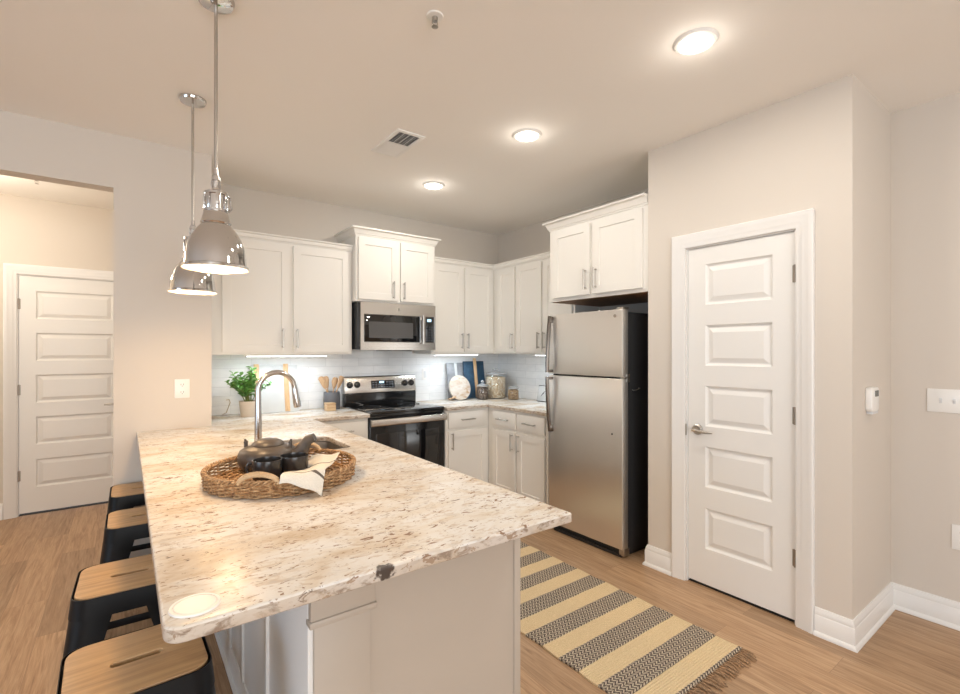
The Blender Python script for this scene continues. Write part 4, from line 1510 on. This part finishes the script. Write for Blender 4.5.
for s in (-1, 1):
    lx, ly = PX + sd.x * 0.094 * s, PY + sd.y * 0.094 * s
    q = MB().tube([(lx, ly, TB + 0.082), (lx, ly, TB + 0.104), (lx + sd.x * 0.004 * s, ly, TB + 0.120)], [0.008, 0.0075, 0.004], 8)
    q.tube([(lx - sd.y * 0.012, ly + sd.x * 0.012, TB + 0.107), (lx + sd.y * 0.012, ly - sd.x * 0.012, TB + 0.107)], 0.0045, 8)
    q.build('handle_lug', M_CLAY, t)


def mug(x, y, tilt, hang, label, z=TB):
    t = thing('mug', label, 'mug', (x, y, z))
    Mx = Matrix.Translation((x, y, z)) @ Matrix.Rotation(hang, 4, 'Z') @ Matrix.Rotation(tilt, 4, 'Y')
    MB().lathe([(0.0, 0.0), (0.046, 0.0), (0.050, 0.003), (0.0525, 0.012), (0.0545, 0.072), (0.0535, 0.076), (0.051, 0.076), (0.050, 0.070), (0.0475, 0.008), (0.0, 0.007)], 36, M=Mx).build('cup', M_MUG, t, smooth=40)
    MB().tube([(0.051, 0, 0.060), (0.068, 0, 0.061), (0.076, 0, 0.048), (0.074, 0, 0.030), (0.064, 0, 0.018), (0.049, 0, 0.020)], 0.0045, 8, M=Mx, flat=1.3).build('handle', M_MUG, t)


mug(0.436, 1.955, 0.0, math.radians(150), 'dark glazed mug with its handle to the left, in front of the teapot')
mug(0.540, 1.972, 0.0, math.radians(35), 'dark glazed mug beside the striped napkin on the tray')

# napkin draped over the tray rim
A = [Vector(p) for p in ((0.468, 1.795, CT + 0.075), (0.630, 2.000, CT + 0.030), (0.700, 1.900, CT + 0.034), (0.545, 1.675, CT + 0.004))]
bm = bmesh.new()
uvl = bm.loops.layers.uv.new('UVMap')
N = 54
rnd = random.Random(5)
cx_, cy_ = TX, TY


def nap(u, v):
    # u across the stripes (inside tray -> hanging end), v along the rim
    inner0, inner1 = Vector((0.640, 2.075)), Vector((0.728, 1.975))
    outer0, outer1 = Vector((0.416, 1.695)), Vector((0.545, 1.655))
    a = outer0.lerp(inner0, u)
    b = outer1.lerp(inner1, u)
    p = a.lerp(b, v)
    d = math.hypot(p.x - cx_, p.y - cy_)
    rim = TR + 0.004
    if d < rim - 0.012:
        z = 0.080 - 0.050 * ((rim - 0.012 - d) / 0.20) ** 1.1
    elif d < rim + 0.014:
        z = 0.080
    else:
        f = (d - rim - 0.014) / 0.045
        z = max(0.0035, 0.080 - 0.077 * min(1.0, f) ** 1.1)
    z += 0.0035 * math.sin(v * 9 + u * 5) * (1 if z > 0.01 else 0.3)
    z = max(0.003, z)
    return Vector((p.x, p.y, CT + z))


G = [[bm.verts.new(nap(i / N, j / N)) for j in range(N + 1)] for i in range(N + 1)]
for i in range(N):
    for j in range(N):
        f = bm.faces.new((G[i][j], G[i + 1][j], G[i + 1][j + 1], G[i][j + 1]))
        if i == 5 or 36 <= i <= 37:      # woven stripes
            f.material_index = 1
        for lp_, (a, b) in zip(f.loops, ((i, j), (i + 1, j), (i + 1, j + 1), (i, j + 1))):
            lp_[uvl].uv = (a / N, b / N)
m = MB()
m.bm.free()
m.bm = bm
o = m.build('napkin', M_NAP, smooth=80)
o.data.materials.append(mat('dark_linen_stripe', (0.13, 0.105, 0.085), 0.9, bump=0.2, bscale=400))
md = o.modifiers.new('thick', 'SOLIDIFY')
md.thickness = 0.003
md.offset = 1.0
tag(o, 'cream napkin with dark stripes draped over the tray rim', 'napkin')

# white round pop-up outlet cap
t = thing('countertop_outlet', 'white round power outlet cap set in the granite corner', 'outlet', (0.111, 1.098, CT))
MB().lathe([(0.0, 0.0035), (0.036, 0.0035), (0.038, 0.002), (0.039, 0.0035), (0.044, 0.0035), (0.0455, 0.0)], 48, (0.111, 1.098, CT)).build('cap', M_WHITEP, t)

# ------------------------------------------------------------------ things along the backsplash
PTX, PTY = 0.758, 4.03
t = thing('potted_plant', 'bushy green plant in a beige planter on the counter', 'plant', (PTX, PTY, CT))
MB().lathe([(0.0, 0.0), (0.047, 0.0), (0.050, 0.004), (0.062, 0.112), (0.0625, 0.120), (0.057, 0.120), (0.055, 0.100), (0.0, 0.100)], 36, (PTX, PTY, CT)).build('planter', M_POT, t, smooth=40)
MB().lathe([(0.0, 0.106), (0.03, 0.105), (0.0555, 0.102)], 24, (PTX, PTY, CT)).build('soil', M_SOIL, t)
ms, ml = MB(), MB()
rnd = random.Random(11)


def leaf(m, p, d, L, wd):
    d = d.normalized()
    sdv = d.cross(Vector((0, 0, 1)))
    if sdv.length < 0.1:
        sdv = Vector((1, 0, 0))
    sdv.normalize()
    up = sdv.cross(d)
    sdv = (sdv * math.cos(rnd.uniform(-0.8, 0.8)) + up * math.sin(rnd.uniform(-0.8, 0.8))).normalized()
    up = sdv.cross(d)
    rows = []
    for f, w, b in ((0, 0.12, 0), (0.3, 0.85, 0.10), (0.62, 1.0, 0.12), (0.87, 0.6, 0.05), (1.0, 0.08, -0.02)):
        c = p + d * L * f + up * (b * L)
        rows.append([c - sdv * wd * w + up * 0.004, c - up * 0.001, c + sdv * wd * w + up * 0.004])
    vs = [[m.bm.verts.new(x) for x in r_] for r_ in rows]
    for a, b in zip(vs, vs[1:]):
        m.bm.faces.new((a[0], a[1], b[1], b[0]))
        m.bm.faces.new((a[1], a[2], b[2], b[1]))


for k in range(20):
    a = rnd.uniform(0, 2 * PI)
    spread = rnd.uniform(0.2, 1.0)
    out = spread * 0.165
    hgt = rnd.uniform(0.10, 0.215) + 0.08 * (1 - spread)
    base = Vector((PTX + rnd.uniform(-0.02, 0.02), PTY + rnd.uniform(-0.02, 0.02), CT + 0.098))
    tip = base + Vector((math.cos(a) * out, math.sin(a) * out * 0.8, hgt))
    mid = base.lerp(tip, 0.5) + Vector((-math.cos(a) * out * 0.15, 0, 0.015))
    ms.tube([base, mid, tip], [0.0035, 0.0028, 0.0015], 6)
    for q in range(15):
        f = 0.30 + 0.70 * q / 14
        p = base.lerp(mid, f * 2) if f < 0.5 else mid.lerp(tip, f * 2 - 1)
        aa = q * 2.4 + k
        d = Vector((math.cos(aa), math.sin(aa), rnd.uniform(0.1, 0.9)))
        leaf(ml, p, d, rnd.uniform(0.034, 0.052), rnd.uniform(0.011, 0.016))
ms.build('stems', M_STEM, t)
ml.build('foliage', M_LEAF, t, recalc=False, smooth=60)

# white serving board with two wood bands, leaning
t = thing('serving_board', 'white rectangular board with wooden bands leaning behind the faucet', 'board', (1.0, 4.19, CT))
lean = Matrix.Translation((0.812, 4.143, CT)) @ Matrix.Rotation(-math.radians(11), 4, 'X')
MB().box(0.0, 0.368, 0.0, 0.016, 0.002, 0.395, 0.003, M=lean).build('panel', M_WHITEB, t)
for bx in (0.024, 0.252):
    MB().box(bx, bx + 0.040, -0.004, 0.0, 0.004, 0.405, 0.0015, M=lean).build('wood_band', M_BEECH, t)

# thin cord
o = MB().tube([(0.640, YB - 0.014, 1.03), (0.660, YB - 0.016, 1.035), (0.668, YB - 0.018, 1.01), (0.652, YB - 0.018, 0.965), (0.640, YB - 0.016, 0.93), (0.612, YB - 0.02, 0.919)], 0.0028, 8).build('power_cord', M_CORD)
tag(o, 'thin tan cord hanging against the backsplash left of the planter', 'cord')

CKX, CKY = 1.447, 4.120
t = thing('utensil_crock', 'dark grey crock holding wooden utensils beside the range', 'crock', (CKX, CKY, CT))
MB().lathe([(0.0, 0.0), (0.066, 0.0), (0.069, 0.004), (0.069, 0.145), (0.066, 0.149), (0.062, 0.147), (0.061, 0.012), (0.0, 0.011)], 40, (CKX, CKY, CT)).build('vessel', M_CROCK, t, smooth=40)
ut = [((-0.035, -0.01), (-0.112, -0.030), 0.285, 'flat', 'wooden spatula at the left of the grey crock'), ((0.0, 0.01), (-0.045, 0.034), 0.285, 'spoon', 'brown wooden spoon standing upright in the grey crock'),
      ((0.03, -0.01), (0.035, 0.006), 0.275, 'spoon', 'pale wooden spoon near the right of the grey crock'), ((0.035, 0.02), (0.088, -0.012), 0.285, 'flat', 'wooden turner leaning right out of the grey crock')]
for (ax, ay), (bx, by), hh, kd, lab in ut:
    p0 = Vector((CKX - ax * 0.3, CKY + by, CT + 0.018))
    p1 = Vector((CKX + bx, CKY + by, CT + hh))
    t = thing('wooden_spoon' if kd == 'spoon' else 'wooden_spatula', lab, 'utensil', p0, 0, 'wooden utensils in the crock')
    d = (p1 - p0)
    MB().tube([p0, p0 + d * 0.72], [0.0055, 0.0050], 8).build('shaft', M_SPOON, t)
    MB().tube([p0 + d * 0.62, p0 + d * 0.70, p0 + d * 0.86, p0 + d * 0.96, p0 + d * 1.0], [0.0035, 0.0065, 0.0105 if kd == 'spoon' else 0.0085, 0.0095, 0.0050], 12, flat=2.6).build('blade', M_SPOON, t)

t = thing('salt_box', 'small pale wooden salt box in front of the grey crock', 'box', (1.39, 4.003, CT))
MB().box(1.350, 1.430, 3.965, 4.041, CT, CT + 0.052, 0.006).build('box_body', M_OLIVE, t)
MB().box(1.349, 1.431, 3.964, 4.042, CT + 0.054, CT + 0.068, 0.005).build('lid', M_OLIVE, t)

# boards right of the range
t = thing('serving_board', 'grey marble rectangular board behind the round board', 'board', (2.93, 4.2, CT))
lean = Matrix.Translation((2.690, 4.158, CT)) @ Matrix.Rotation(-math.radians(8), 4, 'X')
MB().box(0.0, 0.245, 0.0, 0.014, 0.002, 0.385, 0.004, M=lean).build('panel', M_GREYM, t)
MB().box(0.098, 0.128, -0.003, 0.0, 0.002, 0.385, 0.001, M=lean).build('white_band', M_WHITEB, t)
t = thing('serving_board', 'dark blue rectangular board leaning behind the glass jars', 'board', (3.05, 4.17, CT))
lean = Matrix.Translation((2.885, 4.130, CT)) @ Matrix.Rotation(-math.radians(8), 4, 'X')
MB().box(0.0, 0.272, 0.0, 0.014, 0.002, 0.400, 0.004, M=lean).build('panel', M_BLUE, t)
o = MB().box(0.128, 0.166, -0.012, -0.002, 0.010, 0.432, 0.003, M=lean).build('wooden_stick', M_BEECH)
tag(o, 'flat pale wooden stick leaning on the dark blue board', 'utensil')

t = thing('round_board', 'round pale marble board with a wooden handle leaning on the backsplash', 'board', (2.79, 4.05, CT))
RBm = Matrix.Translation((2.760, 4.055, CT + 0.1300)) @ Matrix.Rotation(-math.radians(14), 4, 'X')
q = MB().tube([(0, 0.0, 0), (0, 0.016, 0)], 0.129, 48, M=RBm)
q.build('disc', M_ROUND, t, smooth=40)
MB().tube([(-0.080, 0.008, -0.092), (-0.108, 0.008, -0.104), (-0.148, 0.008, -0.110)], [0.018, 0.013, 0.015], 12, M=RBm, flat=0.6).build('handle', M_SPOON, t)['label'] = 'brown wooden handle'


def jar(name, label, x, y, R, hh, fill, fmat, fname, flabel, knob, group='glass storage jars'):
    t = thing(name, label, 'jar', (x, y, CT), 0, group)
    MB().lathe([(0.0, 0.0), (R - 0.006, 0.0), (R, 0.008), (R, hh * 0.86), (R * 0.90, hh * 0.95), (R * 0.88, hh), (R * 0.84, hh), (R * 0.86, hh * 0.94), (R - 0.004, hh * 0.85), (R - 0.004, 0.012), (R - 0.010, 0.006), (0.0, 0.006)], 40, (x, y, CT)).build('glass_body', M_GLASS, t, smooth=50)
    l_ = MB().lathe([(0.0, hh + 0.006), (R * 0.92, hh + 0.004), (R * 0.96, hh + 0.001), (R * 0.96, hh + 0.012), (R * 0.80, hh + 0.020), (R * 0.25, hh + 0.030), (0.0, hh + 0.031)], 36, (x, y, CT)).build('lid', M_LID, t, smooth=50)
    if knob:
        MB().lathe([(R * 0.14, hh + 0.029), (R * 0.12, hh + 0.034), (R * 0.27, hh + 0.043), (R * 0.30, hh + 0.052), (R * 0.20, hh + 0.062), (0.0, hh + 0.066)], 20, (x, y, CT)).build('knob', M_LID, l_, smooth=50)
    MB().lathe([(R * 0.90, hh - 0.002), (R * 0.985, hh - 0.002), (R * 0.985, hh + 0.002), (R * 0.90, hh + 0.002)], 36, (x, y, CT)).build('seal_ring', M_NICKEL, t)
    o = MB().lathe([(0.0, 0.0075), (R - 0.010, 0.0075), (R - 0.0048, 0.012), (R - 0.0048, fill), (R * 0.6, fill + 0.008), (0.0, fill + 0.014)], 36, (x, y, CT)).build(fname, fmat, smooth=50)
    tag(o, flabel, 'food', kind='stuff')


jar('glass_jar', 'small glass jar of dark beans with a knob lid', 2.998, 3.990, 0.064, 0.138, 0.120, M_BEANS, 'dark_beans', 'dark beans filling the small knobbed glass jar', True)
jar('glass_jar', 'large glass jar of pale cereal in the corner', 3.205, 4.030, 0.110, 0.255, 0.225, M_OATS, 'cereal_rings', 'pale cereal filling the large glass jar', True)
jar('glass_jar', 'small glass jar of brown granola nearest the refrigerator', 3.238, 3.775, 0.060, 0.115, 0.098, M_GRAN2, 'granola', 'brown granola filling the small jar by the large one', False)

t = thing('art_card', 'small white framed card with a leaf sketch leaning beside the refrigerator', 'picture', (3.36, 3.44, CT))
CM = Matrix.Translation((3.325, 3.520, CT)) @ Matrix.Rotation(-PI / 2, 4, 'Z') @ Matrix.Rotation(-math.radians(12), 4, 'X')
MB().box(0, 0.150, 0, 0.010, 0.001, 0.165, 0.004, M=CM).build('frame', M_INK, t)
MB().box(0.006, 0.144, -0.002, 0.001, 0.007, 0.159, 0.001, M=CM).build('card', M_WHITEB, t)
q = MB().tube([(0.055, -0.003, 0.055), (0.075, -0.003, 0.080), (0.098, -0.003, 0.105)], [0.002, 0.003, 0.0015], 6, M=CM)
q.tube([(0.070, -0.003, 0.070), (0.086, -0.003, 0.082), (0.102, -0.003, 0.106)], [0.002, 0.006, 0.001], 6, M=CM, flat=0.3)
q.build('leaf_drawing', M_INK, t)
